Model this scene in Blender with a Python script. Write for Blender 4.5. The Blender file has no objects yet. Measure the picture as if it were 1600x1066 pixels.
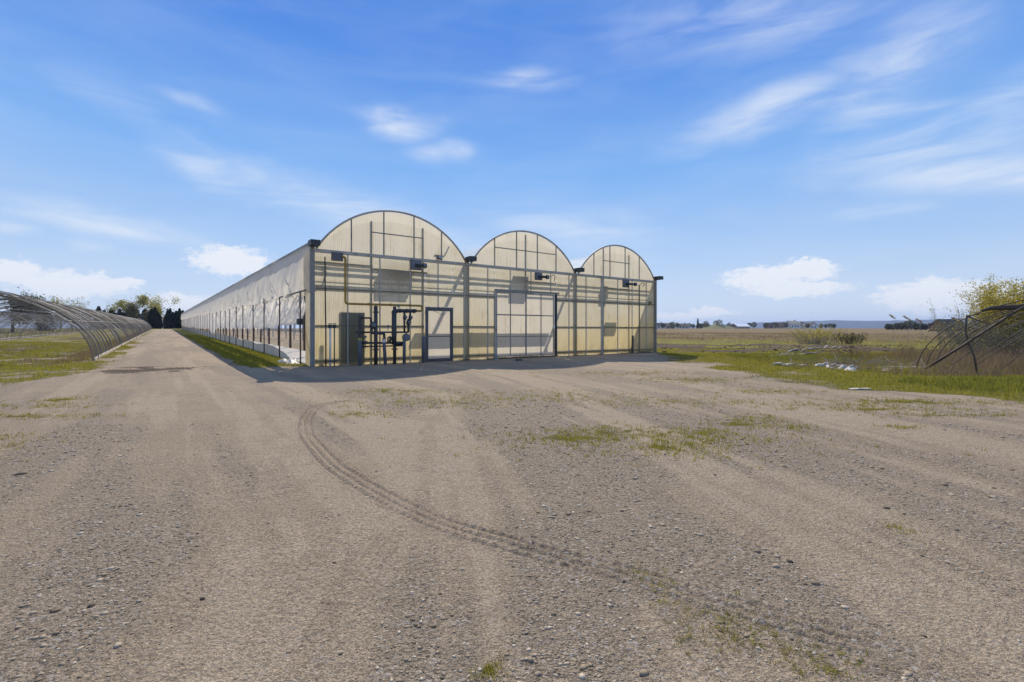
import bpy, math, random
import numpy as np
from mathutils import Vector

sc = bpy.context.scene
R = math.radians
# ------------------------------------------------------------------ camera
cam_d = bpy.data.cameras.new("camera")
cam = bpy.data.objects.new("camera", cam_d)
sc.collection.objects.link(cam)
cam.location = (0, 0, 1.3)
cam.rotation_euler = (R(90), 0, 0)
cam_d.sensor_width = 36
cam_d.lens = 16.875
cam_d.shift_y = -17 / 1600
cam_d.clip_start = 0.05
cam_d.clip_end = 30000
sc.camera = cam

# ------------------------------------------------------------------ node helper
class NT:
    def __init__(s, tree):
        s.t, s.n, s.l = tree, tree.nodes, tree.links
        s.n.clear()
    def set(s, sock, v):
        if isinstance(v, bpy.types.NodeSocket): s.l.new(v, sock)
        elif v is not None: sock.default_value = v
    def node(s, typ, inputs=None, **props):
        nd = s.n.new(typ)
        for k, v in props.items(): setattr(nd, k, v)
        for k, v in (inputs or {}).items(): s.set(nd.inputs[k], v)
        return nd
    def math(s, op, a, b=0.0, c=None, clamp=False):
        nd = s.n.new("ShaderNodeMath"); nd.operation = op; nd.use_clamp = clamp
        s.set(nd.inputs[0], a); s.set(nd.inputs[1], b)
        if c is not None: s.set(nd.inputs[2], c)
        return nd.outputs[0]
    def mix(s, f, a, b, blend="MIX"):
        nd = s.n.new("ShaderNodeMix"); nd.data_type = "RGBA"; nd.blend_type = blend
        s.set(nd.inputs[0], f)
        for i, v in ((6, a), (7, b)):
            if isinstance(v, tuple) and len(v) == 3: v = (*v, 1)
            s.set(nd.inputs[i], v)
        return nd.outputs[2]
    def noise(s, vec, scale, detail=3, rough=.55, dist=0.0, color=False):
        nd = s.node("ShaderNodeTexNoise", {"Vector": vec, "Scale": scale, "Detail": detail, "Roughness": rough, "Distortion": dist})
        return nd.outputs["Color" if color else "Fac"]
    def mapr(s, v, a, b, c=0.0, d=1.0, smooth=True):
        nd = s.node("ShaderNodeMapRange", {0: v, 1: a, 2: b, 3: c, 4: d})
        nd.interpolation_type = "SMOOTHSTEP" if smooth else "LINEAR"
        return nd.outputs[0]
    def scale(s, vec, xyz, loc=(0, 0, 0), rot=(0, 0, 0)):
        return s.node("ShaderNodeMapping", {"Vector": vec, "Scale": xyz, "Location": loc, "Rotation": rot}).outputs[0]
    def ramp(s, fac, stops):
        nd = s.n.new("ShaderNodeValToRGB"); s.set(nd.inputs[0], fac)
        e = nd.color_ramp.elements
        while len(e) < len(stops): e.new(.5)
        for el, (p, c) in zip(e, stops): el.position = p; el.color = (*c, 1)
        return nd.outputs[0]

# ------------------------------------------------------------------ sky, sun, exposure
SUN_TO = Vector((-.73, 4.91, 4.55)).normalized()
SUN_EL = math.asin(SUN_TO.z)
world = bpy.data.worlds.new("World"); sc.world = world
world.use_nodes = True
w = NT(world.node_tree)
sky = w.node("ShaderNodeTexSky", sky_type="NISHITA", sun_disc=False, sun_elevation=SUN_EL,
             sun_rotation=math.atan2(SUN_TO.x, SUN_TO.y), altitude=100, air_density=1.0, dust_density=0.0, ozone_density=4.0)
geo = w.node("ShaderNodeTexCoord").outputs["Generated"]
sep = w.node("ShaderNodeSeparateXYZ", {0: geo})
az = w.math("MULTIPLY", w.math("ARCTAN2", sep.outputs[0], sep.outputs[1]), 57.2958)
el = w.math("MULTIPLY", w.math("ARCSINE", sep.outputs[2]), 57.2958)
ae = w.node("ShaderNodeCombineXYZ", {0: az, 1: el}).outputs[0]
CUM = [(-30.3,7.0,4.0,1.7,0),(-42.6,4.0,4.6,1.4,0),(-46.1,4.9,1.9,1.2,0),(-34.5,2.7,2.9,1.0,0),(-38.9,4.4,1.6,.8,0),
       (27.5,5.5,4.4,1.3,0),(31.4,6.1,3.2,1.2,0),(30.4,4.2,5.3,1.0,0),(41.1,3.1,4.6,1.6,0),(44.8,2.9,2.2,1.3,0),
       (19.1,1.5,2.9,.6,0),(22.5,1.9,2.9,.6,0),(70,4,6,1.6,0),(-75,5,6,1.6,0),(110,6,7,2,0),(-120,6,7,2,0),(160,5,7,2,0)]
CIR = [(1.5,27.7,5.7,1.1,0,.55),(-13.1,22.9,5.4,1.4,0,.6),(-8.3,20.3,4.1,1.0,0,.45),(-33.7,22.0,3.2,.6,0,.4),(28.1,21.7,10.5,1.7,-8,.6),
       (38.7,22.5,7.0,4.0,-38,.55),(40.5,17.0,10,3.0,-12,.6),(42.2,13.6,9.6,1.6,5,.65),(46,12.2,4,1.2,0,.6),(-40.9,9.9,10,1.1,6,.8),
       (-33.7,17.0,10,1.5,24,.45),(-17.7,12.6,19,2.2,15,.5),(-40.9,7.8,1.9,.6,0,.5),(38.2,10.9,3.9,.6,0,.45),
       (7.6,11.6,13,2.2,10,.4),(-46.1,8.4,1.9,.5,0,.6),(27,30,16,3.0,10,.32),(75,20,22,9,0,.65),(-75,22,24,8,10,.6),(110,34,26,10,0,.65),(-120,30,26,9,0,.65),(178,32,26,10,0,.65),(-178,34,26,10,0,.65),(145,18,22,6,0,.6),(-150,55,30,12,0,.6),(60,50,26,9,0,.55),(-40,52,26,9,0,.5),(20,65,40,9,0,.5)]  # wide veils overhead and outside the view are added to whiten the fill light
def blob(vec, a, e, ra, re, rot):
    m = w.node("ShaderNodeMapping", {"Vector": vec, "Location": (a, e, 0), "Rotation": (0, 0, R(-rot)), "Scale": (ra, re, 1)}, vector_type="TEXTURE").outputs[0]
    return w.node("ShaderNodeVectorMath", {0: m}, operation="LENGTH").outputs["Value"]
# cumulus: round heaps with a broken edge
n1 = w.noise(w.scale(ae, (.55, 1.0, 1)), 1.1, 5, .62, color=True)
off = w.node("ShaderNodeVectorMath", {0: n1, 1: (.5, .5, .5)}, operation="SUBTRACT").outputs[0]
off = w.node("ShaderNodeVectorMath", {0: off, 1: (3.0, 2.2, 0)}, operation="MULTIPLY").outputs[0]
aed = w.node("ShaderNodeVectorMath", {0: ae, 1: off}, operation="ADD").outputs[0]
cum = None
for b in CUM:
    d = blob(aed, *b)
    cum = d if cum is None else w.math("MINIMUM", cum, d)
cumden = w.mapr(w.math("SUBTRACT", 1.0, w.math("ADD", cum, w.math("MULTIPLY", w.math("SUBTRACT", w.noise(w.scale(ae, (.8, 1.3, 1)), 1.6, 6, .65), .5), 1.1))), -.12, .42)
cumden = w.math("MULTIPLY", cumden, .92)
# cirrus: stretched wisps
wisp = w.noise(w.scale(ae, (.07, .33, 1), rot=(0, 0, R(11))), 1.0, 7, .57, .5)
wisp = w.mapr(wisp, .30, .74)
n2 = w.noise(ae, .10, 3, .5, color=True)
off2 = w.node("ShaderNodeVectorMath", {0: n2, 1: (.5, .5, .5)}, operation="SUBTRACT").outputs[0]
off2 = w.node("ShaderNodeVectorMath", {0: off2, 1: (7, 3.2, 0)}, operation="MULTIPLY").outputs[0]
aed2 = w.node("ShaderNodeVectorMath", {0: ae, 1: off2}, operation="ADD").outputs[0]
cir = None
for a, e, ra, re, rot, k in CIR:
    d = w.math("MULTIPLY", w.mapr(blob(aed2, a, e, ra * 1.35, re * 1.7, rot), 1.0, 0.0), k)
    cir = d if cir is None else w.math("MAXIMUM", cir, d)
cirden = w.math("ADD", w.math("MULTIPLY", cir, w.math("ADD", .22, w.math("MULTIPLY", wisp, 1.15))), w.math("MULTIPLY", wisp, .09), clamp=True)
SKYMUL = 0.1
# the sky's blue by height, dulled above the view to cut blue fill (the Nishita sky keeps the light's direction)
elc = w.math("MAXIMUM", el, 0.0)
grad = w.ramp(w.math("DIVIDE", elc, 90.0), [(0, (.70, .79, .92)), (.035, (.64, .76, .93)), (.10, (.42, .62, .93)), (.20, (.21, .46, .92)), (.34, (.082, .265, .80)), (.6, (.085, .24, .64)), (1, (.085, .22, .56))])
nish = w.node("ShaderNodeVectorMath", {0: sky.outputs[0], 1: (SKYMUL,) * 3}, operation="MULTIPLY").outputs[0]
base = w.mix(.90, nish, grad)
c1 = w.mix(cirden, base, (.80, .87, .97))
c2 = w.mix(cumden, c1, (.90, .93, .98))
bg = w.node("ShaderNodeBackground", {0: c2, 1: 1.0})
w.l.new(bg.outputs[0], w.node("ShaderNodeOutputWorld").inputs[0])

sun_d = bpy.data.lights.new("sun", "SUN"); sun = bpy.data.objects.new("sun", sun_d)
sc.collection.objects.link(sun)
sun_d.energy = 5.0; sun_d.angle = R(.53); sun_d.color = (1, .90, .76)
sun.rotation_euler = (-SUN_TO).to_track_quat("-Z", "Y").to_euler()
sun.location = (-20, 40, 60)
vs = sc.view_settings
vs.view_transform = "Standard"; vs.look = "None"; vs.gamma = 1; vs.use_curve_mapping = False
vs.exposure = 0.0
sc.render.engine = "CYCLES"
cy = sc.cycles
cy.use_denoising = True
cy.max_bounces = 10; cy.diffuse_bounces = 4; cy.transmission_bounces = 8; cy.transparent_max_bounces = 24; cy.glossy_bounces = 2
cy.caustics_reflective = False; cy.caustics_refractive = False

# ------------------------------------------------------------------ numpy noise
def vnoise(x, y, seed=0):
    x = np.asarray(x, float); y = np.asarray(y, float)
    xi = np.floor(x).astype(np.int64); yi = np.floor(y).astype(np.int64)
    fx = x - xi; fy = y - yi
    fx = fx * fx * (3 - 2 * fx); fy = fy * fy * (3 - 2 * fy)
    def h(a, b):
        n = (a * 374761393 + b * 668265263 + seed * 974634777) & 0xffffffff
        n = ((n ^ (n >> 13)) * 1274126177) & 0xffffffff
        n = n ^ (n >> 16)
        return (n & 0xffff) / 65535.0
    return (h(xi, yi) * (1 - fx) + h(xi + 1, yi) * fx) * (1 - fy) + (h(xi, yi + 1) * (1 - fx) + h(xi + 1, yi + 1) * fx) * fy
def fbm(x, y, oct=4, seed=0, gain=.5):
    a, s, t = 1.0, 0.0, 0.0
    for i in range(oct):
        s = s + a * vnoise(x * 2 ** i + 17.3 * i, y * 2 ** i - 9.1 * i, seed + i); t += a; a *= gain
    return s / t
def sstep(a, b, v):
    u = np.clip((np.asarray(v, float) - a) / (b - a), 0, 1)
    return u * u * (3 - 2 * u)

# greenhouse frame: s runs along its front, t along its length
AX, AY = -7.11, 17.1
DX, DY = .8084, .5887
def to_st(x, y):
    rx, ry = x - AX, y - AY
    return DX * rx + DY * ry, -DY * rx + DX * ry
def to_xy(s, t):
    return AX + DX * s - DY * t, AY + DY * s + DX * t
ROTZ = math.atan2(DY, DX)
SL = .0106

def terrain(x, y, fine=True):
    x = np.asarray(x, float); y = np.asarray(y, float)
    s, t = to_st(x, y)
    tt = np.clip(t, 0, 160)
    r1 = SL * tt
    r2 = .0075 * np.clip(y - 80, 0, 420)
    z = np.maximum(r1, r2)
    if fine:
        r = np.hypot(x, y)
        amp = .02 + .0012 * np.clip(r - 8, 0, 60)
        wild = sstep(6.5, 12, x) * sstep(8, 16, y)
        z = z + (fbm(x * .35, y * .35, 4, 5) - .5) * amp * (1 + 2.0 * wild) + (fbm(x * 2.3, y * 2.3, 3, 6) - .5) * .016 * sstep(30, 15, r)
        # inside and close beside the greenhouse the ground is level
        near = sstep(-1.2, -.2, s) * sstep(20.6, 19.6, s) * sstep(-1.2, -.2, t)
        z = z * (1 - near) + np.maximum(r1, 0) * near
    return z
def tz(x, y): return float(terrain(np.array([x]), np.array([y]))[0])

# ground cover, as functions of the place
def bnd_right(y):
    return np.interp(y, [0, 7.86, 9.2, 10.96, 12.83, 16.5, 19.9, 23.8, 40], [9.6, 8.39, 7.97, 7.3, 6.5, 6.8, 7.3, 7.3, 7.3])
PATCH = [(.77,5.75,.7,.28,.75),(1.2,6.1,.7,.3,.7),(1.85,5.35,.5,.35,1.0),(2.4,5.95,.45,.4,.95),(3.1,6.6,.4,.25,.7),(3.55,7.0,.4,.35,.8),(3.8,6.35,.35,.22,.55),(1.5,5.7,1.6,.7,.5),
         (6.08,7.86,1.3,.22,.75),(5.6,8.3,1.0,.2,.6),(6.8,7.3,1.2,.2,.55),(7.4,8.7,1.6,.35,.7),(2.55,3.14,.09,.11,1.0),(.83,2.08,.10,.14,.8),(.98,2.08,.12,.12,.9),(1.23,1.87,.13,.12,1.0),(1.1,2.05,.2,.15,.55),
         (.78,2.33,.10,.12,.75),(.71,2.5,.08,.09,.7),(-2.57,10.16,1.0,.35,.65),(-2.36,7.39,.5,.2,.55),(-1.2,8.6,1.6,.6,.42),(.6,9.5,2.2,.7,.35),(-.09,1.83,.05,.05,.8),(3.0,8.6,1.6,.5,.4),
         (-6.2,5.6,.55,.35,.55),(-5.7,5.0,.5,.3,.5),(-7.2,7.2,.9,.22,.75),(-8.4,8.9,.3,.3,.8),(-7.9,8.2,1.0,.3,.4),(5.4,10.2,1.0,.5,.5),(4.7,12.5,1.3,.8,.5),(3.6,14.5,2.0,.7,.3),(5.2,6.4,.25,.1,.5)]
def cover(x, y):
    x = np.asarray(x, float); y = np.asarray(y, float)
    s, t = to_st(x, y)
    nA = fbm(x * .55, y * .55, 4, 11); nB = fbm(x * 1.9, y * 1.9, 4, 23); nC = fbm(x * .12, y * .12, 3, 31)
    j = (nA - .5) * 1.6 + (nB - .5) * .8
    # grass left of the farm road
    lg = sstep(-.35, .75, -5.75 - s + j * 1.1 - 1.6 * sstep(1, -3.5, t)) * sstep(-6.8, -3.2, t + j * 1.5)
    # verge between road and greenhouse
    vg = sstep(-.25, .35, s + 2.15 + j * .35) * sstep(.35, .05, s) * sstep(-1.0, 1.8, t + j)
    inside = sstep(-.1, .1, s) * sstep(19.5, 19.2, s) * sstep(-.1, .1, t) * sstep(144, 143, t)
    # field right of the yard
    rf = sstep(-1.0, 2.2, x - bnd_right(y) + j * 3.2) * sstep(3, 7, y)
    rf = np.maximum(rf, sstep(19.4, 21.5, s + j) * sstep(-1, 2, t + j))
    far = np.maximum(sstep(140, 150, t), sstep(0, 1, -s - 30))
    lg = lg * (.45 + .55 * sstep(.36, .52, fbm(x * .9, y * .9, 4, 29))) * (1 - .35 * sstep(.5, .7, nB))
    p = np.zeros_like(x)
    for px, py, rx, ry, k in PATCH:
        d = np.hypot((x - px) / rx, (y - py) / ry)
        p = np.maximum(p, k * sstep(1.25, .1, d))
    p = .95 * p * (.25 + 1.0 * sstep(.36, .64, nB)) * (.55 + .45 * sstep(.3, .6, fbm(x * 6, y * 6, 3, 47)))
    g = np.clip(np.maximum.reduce([lg, vg, rf, far, p]), 0, 1) * (1 - inside)
    # dry and dead growth
    dry_r = rf * np.maximum(sstep(50, 75, y + j * 16), .85 * sstep(.50, .68, nA) * sstep(15, 20, y))
    dry_r = np.maximum(dry_r, rf * sstep(10.5, 12.5, x) * sstep(13.2, 14.2, y + j * .7) * sstep(19.5, 17.5, y + j))
    dry_l = lg * sstep(.53, .68, fbm(s * .55, t * .12, 3, 77)) * .85
    dry = np.clip(np.maximum(dry_r, dry_l), 0, 1)
    # ploughed rows right of the greenhouse
    rows = sstep(8, 11, x) * sstep(26, 28, y + j) * sstep(43, 38, y) * sstep(34, 24, x)
    soil = rows * sstep(.46, .68, fbm(x * .25, y * 1.1, 4, 41))
    soil = np.maximum(soil, sstep(1.7, .3, np.hypot((x + 11.7) / 1.7, (y - 15.7) / 1.5)) * sstep(.30, .6, nB))
    soil = np.maximum(soil, .5 * sstep(.3, .1, np.abs(s + 2.2 + (nA - .5) * .3)) * sstep(-2, 2, t))
    soil = np.maximum(soil, .30 * inside)
    lush = rf * sstep(.2, .9, np.exp(-((y - 11.3) / 1.7) ** 2) * sstep(8.5, 10.5, x) + np.exp(-((y - 22.5) / 3.4) ** 2) * sstep(9, 12, x) * sstep(30, 22, x))
    # stony and worn streaks in the yard: along the road at left, towards the camera at right
    u1 = s + .15 * np.sin(t * .2); 
    st1 = fbm(u1 * 1.5, t * .12, 4, 51)
    u2 = x * .98 - (y - 6) * -.18 + .012 * (y - 4) ** 2
    st2 = fbm(u2 * 1.5, y * .16, 4, 61)
    wgt = sstep(-3.0, .5, x)
    streak = st1 * (1 - wgt) + st2 * wgt
    u3 = np.where(x < -1.2, s, u2)
    fine_ = fbm(u3 * 5.5, np.where(x < -1.2, t, y) * .28, 3, 81)
    stone = sstep(.47, .60, streak * .62 + .20 * fbm(x * .8, y * .8, 3, 71) + .18 * fine_)
    worn = sstep(.485, .60, (1 - streak) * .50 + .22 * nC + .28 * (1 - fine_))
    return g, dry, soil, lush, stone, worn

ORD = "first second third fourth fifth sixth seventh eighth ninth tenth eleventh twelfth thirteenth fourteenth fifteenth sixteenth seventeenth eighteenth nineteenth twentieth last".split()
# ------------------------------------------------------------------ mesh helpers
COL = sc.collection
def link(o, parent=None):
    COL.objects.link(o)
    if parent is not None: o.parent = parent
    return o
def empty(name, loc=(0, 0, 0), rz=0.0, label=None, cat=None, group=None):
    o = bpy.data.objects.new(name, None); o.empty_display_size = .2
    COL.objects.link(o); o.location = loc; o.rotation_euler = (0, 0, rz)
    return tag(o, label, cat, group)
def tag(o, label=None, cat=None, group=None, kind=None):
    if label: o["label"] = label
    if cat: o["category"] = cat
    if group: o["group"] = group
    if kind: o["kind"] = kind
    return o
def mesh_np(name, V, F, mat, smooth=False):
    me = bpy.data.meshes.new(name)
    V = np.asarray(V, np.float32); F = np.asarray(F, np.int32)
    k = F.shape[1]
    me.vertices.add(len(V)); me.vertices.foreach_set("co", V.ravel())
    me.loops.add(F.size); me.loops.foreach_set("vertex_index", F.ravel())
    me.polygons.add(len(F)); me.polygons.foreach_set("loop_start", np.arange(0, F.size, k, dtype=np.int32))
    if smooth: me.polygons.foreach_set("use_smooth", np.ones(len(F), bool))
    me.update(calc_edges=True)
    if mat: me.materials.append(mat)
    return me
def obj(name, me, parent=None, loc=None):
    o = bpy.data.objects.new(name, me); link(o, parent)
    if loc: o.location = loc
    return o
def fattr(me, name, arr):
    a = me.attributes.new(name, "FLOAT", "POINT"); a.data.foreach_set("value", np.asarray(arr, np.float32).ravel())
class MB:
    def __init__(s): s.v = []; s.f = []
    def box(s, lo, hi, rz=0.0, c=None):
        b = len(s.v)
        for i in range(8):
            p = [hi[k] if (i >> k) & 1 else lo[k] for k in range(3)]
            if rz:
                cx, cy_ = c if c else ((lo[0] + hi[0]) / 2, (lo[1] + hi[1]) / 2)
                dx, dy = p[0] - cx, p[1] - cy_
                p[0] = cx + dx * math.cos(rz) - dy * math.sin(rz); p[1] = cy_ + dx * math.sin(rz) + dy * math.cos(rz)
            s.v.append(tuple(p))
        for f in ((0, 2, 3, 1), (4, 5, 7, 6), (0, 1, 5, 4), (2, 6, 7, 3), (0, 4, 6, 2), (1, 3, 7, 5)):
            s.f.append(tuple(b + i for i in f))
        return s
    def tube(s, pts, r, n=8, cap=True):
        pts = [Vector(p) for p in pts]
        rr = r if isinstance(r, (list, tuple)) else [r] * len(pts)
        b = len(s.v); up = None
        for i, p in enumerate(pts):
            d = (pts[min(i + 1, len(pts) - 1)] - pts[max(i - 1, 0)]).normalized()
            if up is None: up = Vector((0, 0, 1)) if abs(d.z) < .9 else Vector((1, 0, 0))
            a = d.cross(up)
            if a.length < 1e-4: a = d.orthogonal()
            a.normalize(); c = a.cross(d).normalized(); up = c
            for k in range(n):
                an = 2 * math.pi * k / n
                s.v.append(tuple(p + (a * math.cos(an) + c * math.sin(an)) * rr[i]))
        for i in range(len(pts) - 1):
            for k in range(n):
                s.f.append((b + i * n + k, b + i * n + (k + 1) % n, b + (i + 1) * n + (k + 1) % n, b + (i + 1) * n + k))
        if cap:
            s.f.append(tuple(b + k for k in range(n))[::-1]); e = b + (len(pts) - 1) * n
            s.f.append(tuple(e + k for k in range(n)))
        return s
    def poly(s, pts, depth):
        """flat outline extruded by the vector depth"""
        b = len(s.v); n = len(pts); dv = Vector(depth)
        s.v += [tuple(p) for p in pts] + [tuple(Vector(p) + dv) for p in pts]
        s.f.append(tuple(range(b, b + n))[::-1]); s.f.append(tuple(range(b + n, b + 2 * n)))
        for i in range(n): s.f.append((b + i, b + (i + 1) % n, b + n + (i + 1) % n, b + n + i))
        return s
    def mesh(s, name, mat, smooth=False):
        me = bpy.data.meshes.new(name); me.from_pydata(s.v, [], s.f)
        if smooth:
            me.polygons.foreach_set("use_smooth", [len(p.vertices) == 4 for p in me.polygons])
        me.update()
        if mat: me.materials.append(mat)
        return me
    def build(s, name, mat, parent=None, smooth=False):
        return obj(name, s.mesh(name, mat, smooth), parent)
def elbow(pts, r, n=5):
    """a pipe run with rounded corners"""
    out = [Vector(pts[0])]
    for i in range(1, len(pts) - 1):
        a, b, c = (Vector(pts[i + k]) for k in (-1, 0, 1))
        p0 = b + (a - b).normalized() * r; p1 = b + (c - b).normalized() * r
        for k in range(n + 1):
            u = k / n
            out.append(p0 * (1 - u) ** 2 + b * 2 * u * (1 - u) + p1 * u * u)
    out.append(Vector(pts[-1]))
    return out

# ------------------------------------------------------------------ materials
def new_mat(name):
    m = bpy.data.materials.new(name); m.use_nodes = True
    return m, NT(m.node_tree)
def out(n, shader): n.l.new(shader, n.node("ShaderNodeOutputMaterial").inputs[0])
def simple(name, col, rough=.6, metal=0.0, var=.25, scale=6.0, dirt=None, bump=.0):
    m, n = new_mat(name)
    co = n.node("ShaderNodeTexCoord").outputs["Object"]
    f = n.noise(co, scale, 5, .6)
    c = n.mix(f, tuple(v * (1 - var) for v in col), tuple(min(1, v * (1 + var)) for v in col))
    if dirt:
        c = n.mix(n.mapr(n.noise(co, scale * .6, 6, .7), .5, .75), c, dirt)
    p = n.node("ShaderNodeBsdfPrincipled", {"Base Color": c, "Roughness": rough, "Metallic": metal})
    if bump:
        b = n.node("ShaderNodeBump", {"Height": n.noise(co, scale * 4, 4), "Strength": bump, "Distance": .02})
        n.l.new(b.outputs[0], p.inputs["Normal"])
    out(n, p.outputs[0]); return m
M = {}
M["steel"] = simple("slate_steel", (.26, .25, .235), .55, .15, .25, 3, (.16, .13, .10))
M["batten"] = simple("batten", (.46, .43, .37), .6, .05, .2, 3, (.22, .19, .14))
M["girt"] = simple("girt", (.20, .17, .115), .7, .1, .3, 3)
M["galv"] = simple("galvanised", (.38, .39, .40), .45, .5, .2, 4)
M["darksteel"] = simple("dark_steel", (.045, .055, .065), .5, .4, .3, 5)
M["bluepaint"] = simple("blue_paint", (.10, .115, .145), .55, 0, .25, 4, (.09, .075, .06))
M["slate"] = simple("slate_paint", (.105, .105, .108), .55, 0, .25, 4, (.09, .075, .06))
M["gaspipe"] = simple("gas_pipe_paint", (.050, .052, .060), .55, .1, .35, 6, (.085, .055, .035))
M["yellowpipe"] = simple("yellow_pipe", (.36, .23, .04), .55, 0, .3, 6, (.16, .09, .03))
M["meter"] = simple("meter_grey", (.16, .17, .19), .55, .2, .25, 8)
M["labelwhite"] = simple("label_white", (.7, .68, .66), .6)
M["labelred"] = simple("label_red", (.4, .07, .05), .6)
M["bandyellow"] = simple("band_yellow", (.5, .40, .05), .6)
M["hoop"] = simple("hoop_pipe", (.19, .17, .15), .6, .15, .3, 3, (.11, .08, .06))
M["hooplight"] = simple("hoop_pipe_light", (.27, .25, .22), .5, .2, .2, 3)
M["rust"] = simple("rusty_pipe", (.085, .067, .052), .7, .1, .35, 5, (.16, .09, .05))
M["wood"] = simple("weathered_wood", (.24, .21, .18), .85, 0, .35, 7, (.12, .10, .085), .4)
M["paleboard"] = simple("pale_board", (.52, .47, .40), .85, 0, .25, 5, (.3, .26, .2))
M["whitescrap"] = simple("white_scrap", (.55, .50, .43), .7, 0, .15, 5, (.4, .36, .3))
M["blackscrap"] = simple("black_scrap", (.02, .02, .022), .6)
M["brownpost"] = simple("brown_post", (.10, .075, .06), .8, 0, .3, 5)
M["bark"] = simple("bark", (.085, .066, .052), .9, 0, .35, 5, None, .5)
M["palebark"] = simple("pale_bark", (.27, .24, .20), .9, 0, .25, 3)
M["cabinet"] = simple("cabinet_grey", (.24, .24, .23), .55, .2, .15, 3)
M["roofdark"] = simple("dark_shingle", (.055, .05, .05), .9, 0, .3, 2)
M["roofbrown"] = simple("brown_shingle", (.13, .10, .08), .9, 0, .3, 2)
M["wallwhite"] = simple("white_siding", (.80, .78, .74), .8, 0, .1, 1)
M["wallbrick"] = simple("brick_wall", (.27, .16, .11), .85, 0, .25, 2)
M["walltan"] = simple("tan_siding", (.45, .38, .29), .85, 0, .15, 1)
M["windowglass"] = simple("window_glass", (.03, .04, .05), .15)
M["whiteroof"] = simple("white_metal_roof", (.93, .93, .92), .45, 0, .05, 1)

def film(name, col, trans, tint, dirtcol, stripes=False, back=.28, corr=False, yellow=None, amount=.5):
    """plastic sheet: partly see-through, partly scattering light from behind"""
    m, n = new_mat(name)
    tc = n.node("ShaderNodeTexCoord"); co = tc.outputs["Object"]
    rnd = n.node("ShaderNodeObjectInfo").outputs["Random"]
    c = n.mix(n.noise(n.scale(co, (1.2, 1.2, .25)), 2.0, 5, .65), col, tuple(v * .86 for v in col))
    if yellow:
        z = n.node("ShaderNodeSeparateXYZ", {0: co}).outputs[2]
        st = n.noise(n.scale(co, (9, 1, .28)), 1.0, 5, .6)
        zf = n.math("ADD", n.mapr(z, 3.0, .2, 0, 1), n.math("MULTIPLY", n.math("SUBTRACT", st, .5), 1.1))
        x = n.node("ShaderNodeSeparateXYZ", {0: co}).outputs[0]
        zf = n.math("ADD", zf, n.mapr(x, 11, 19, 0, .28))
        c = n.mix(n.mapr(zf, .25, 1.2, 0, amount), c, yellow)
        c = n.mix(n.mapr(n.noise(n.scale(co, (11, 1, .45)), 1.0, 5, .65), .53, .74, 0, .6), c, (.42, .34, .11))
        low = n.math("MULTIPLY", n.mapr(z, 1.2, .05, 0, 1), n.mapr(n.noise(n.scale(co, (2.5, 1, 1.2)), 1.3, 5, .65), .35, .75))
        c = n.mix(n.math("MULTIPLY", low, .6), c, (.33, .27, .12))
    if dirtcol: c = n.mix(n.mapr(n.noise(n.scale(co, (.6, .6, 1)), 1.1, 6, .7), .5, .8, 0, .5), c, dirtcol)
    if yellow or corr:
        mot = n.noise(n.scale(co, (.9, 1, .7)), 1.6, 6, .68)
        c = n.mix(n.mapr(mot, .50, .72, 0, .55), c, tuple(v * k for v, k in zip(col, (.74, .68, .52))))
        run = n.math("MULTIPLY", n.noise(n.scale(co, (22, 1, .30)), 1.0, 4, .6), n.noise(n.scale(co, (1.3, 1, .8)), 1.5, 3, .5))
        c = n.mix(n.mapr(run, .28, .42, 0, .5), c, (.40, .33, .17))
    c = n.mix(n.math("MULTIPLY", rnd, .30), c, tuple(v * .68 for v in col))
    nor = None
    if corr:
        wv = n.node("ShaderNodeTexWave", {"Vector": co, "Scale": 4.2, "Distortion": .15, "Detail": 1.0}, wave_type="BANDS", bands_direction="X")
        c = n.mix(n.math("MULTIPLY", wv.outputs[1], .14), c, tuple(v * .6 for v in col))
        nor = n.node("ShaderNodeBump", {"Height": wv.outputs[1], "Strength": .35, "Distance": .02}).outputs[0]
    tr = n.node("ShaderNodeBsdfTranslucent", {"Color": c, "Normal": nor})
    df = n.node("ShaderNodeBsdfPrincipled", {"Base Color": c, "Roughness": .45, "Normal": nor})
    m1 = n.node("ShaderNodeMixShader", {0: back, 1: tr.outputs[0], 2: df.outputs[0]})
    tp = n.node("ShaderNodeBsdfTransparent", {"Color": (*tint, 1)})
    m2 = n.node("ShaderNodeMixShader", {0: trans, 1: m1.outputs[0], 2: tp.outputs[0]})
    out(n, m2.outputs[0]); return m
M["poly"] = film("ribbed_polycarbonate", (.73, .675, .52), .06, (1, .95, .82), None, corr=True, yellow=(.70, .55, .22), amount=.72)
M["polygable"] = film("gable_polycarbonate", (.76, .70, .56), .02, (1, .95, .85), None, corr=True)
M["polydoor"] = film("door_polycarbonate", (.80, .745, .62), .03, (1, .97, .9), (.62, .56, .42), corr=True)
M["roof"] = film("roof_film", (.97, .93, .85), .82, (.985, .985, .97), None, back=.25)
M["curtain"] = film("side_curtain", (.80, .76, .69), .01, (1, 1, 1), (.50, .42, .31), back=.35)
M["curtainlow"] = film("lower_curtain", (.92, .88, .82), .01, (1, 1, 1), (.74, .66, .53), back=.35)
M["sheet"] = film("ground_sheet", (.56, .51, .43), .0, (1, 1, 1), (.30, .25, .19), back=.85)

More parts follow.
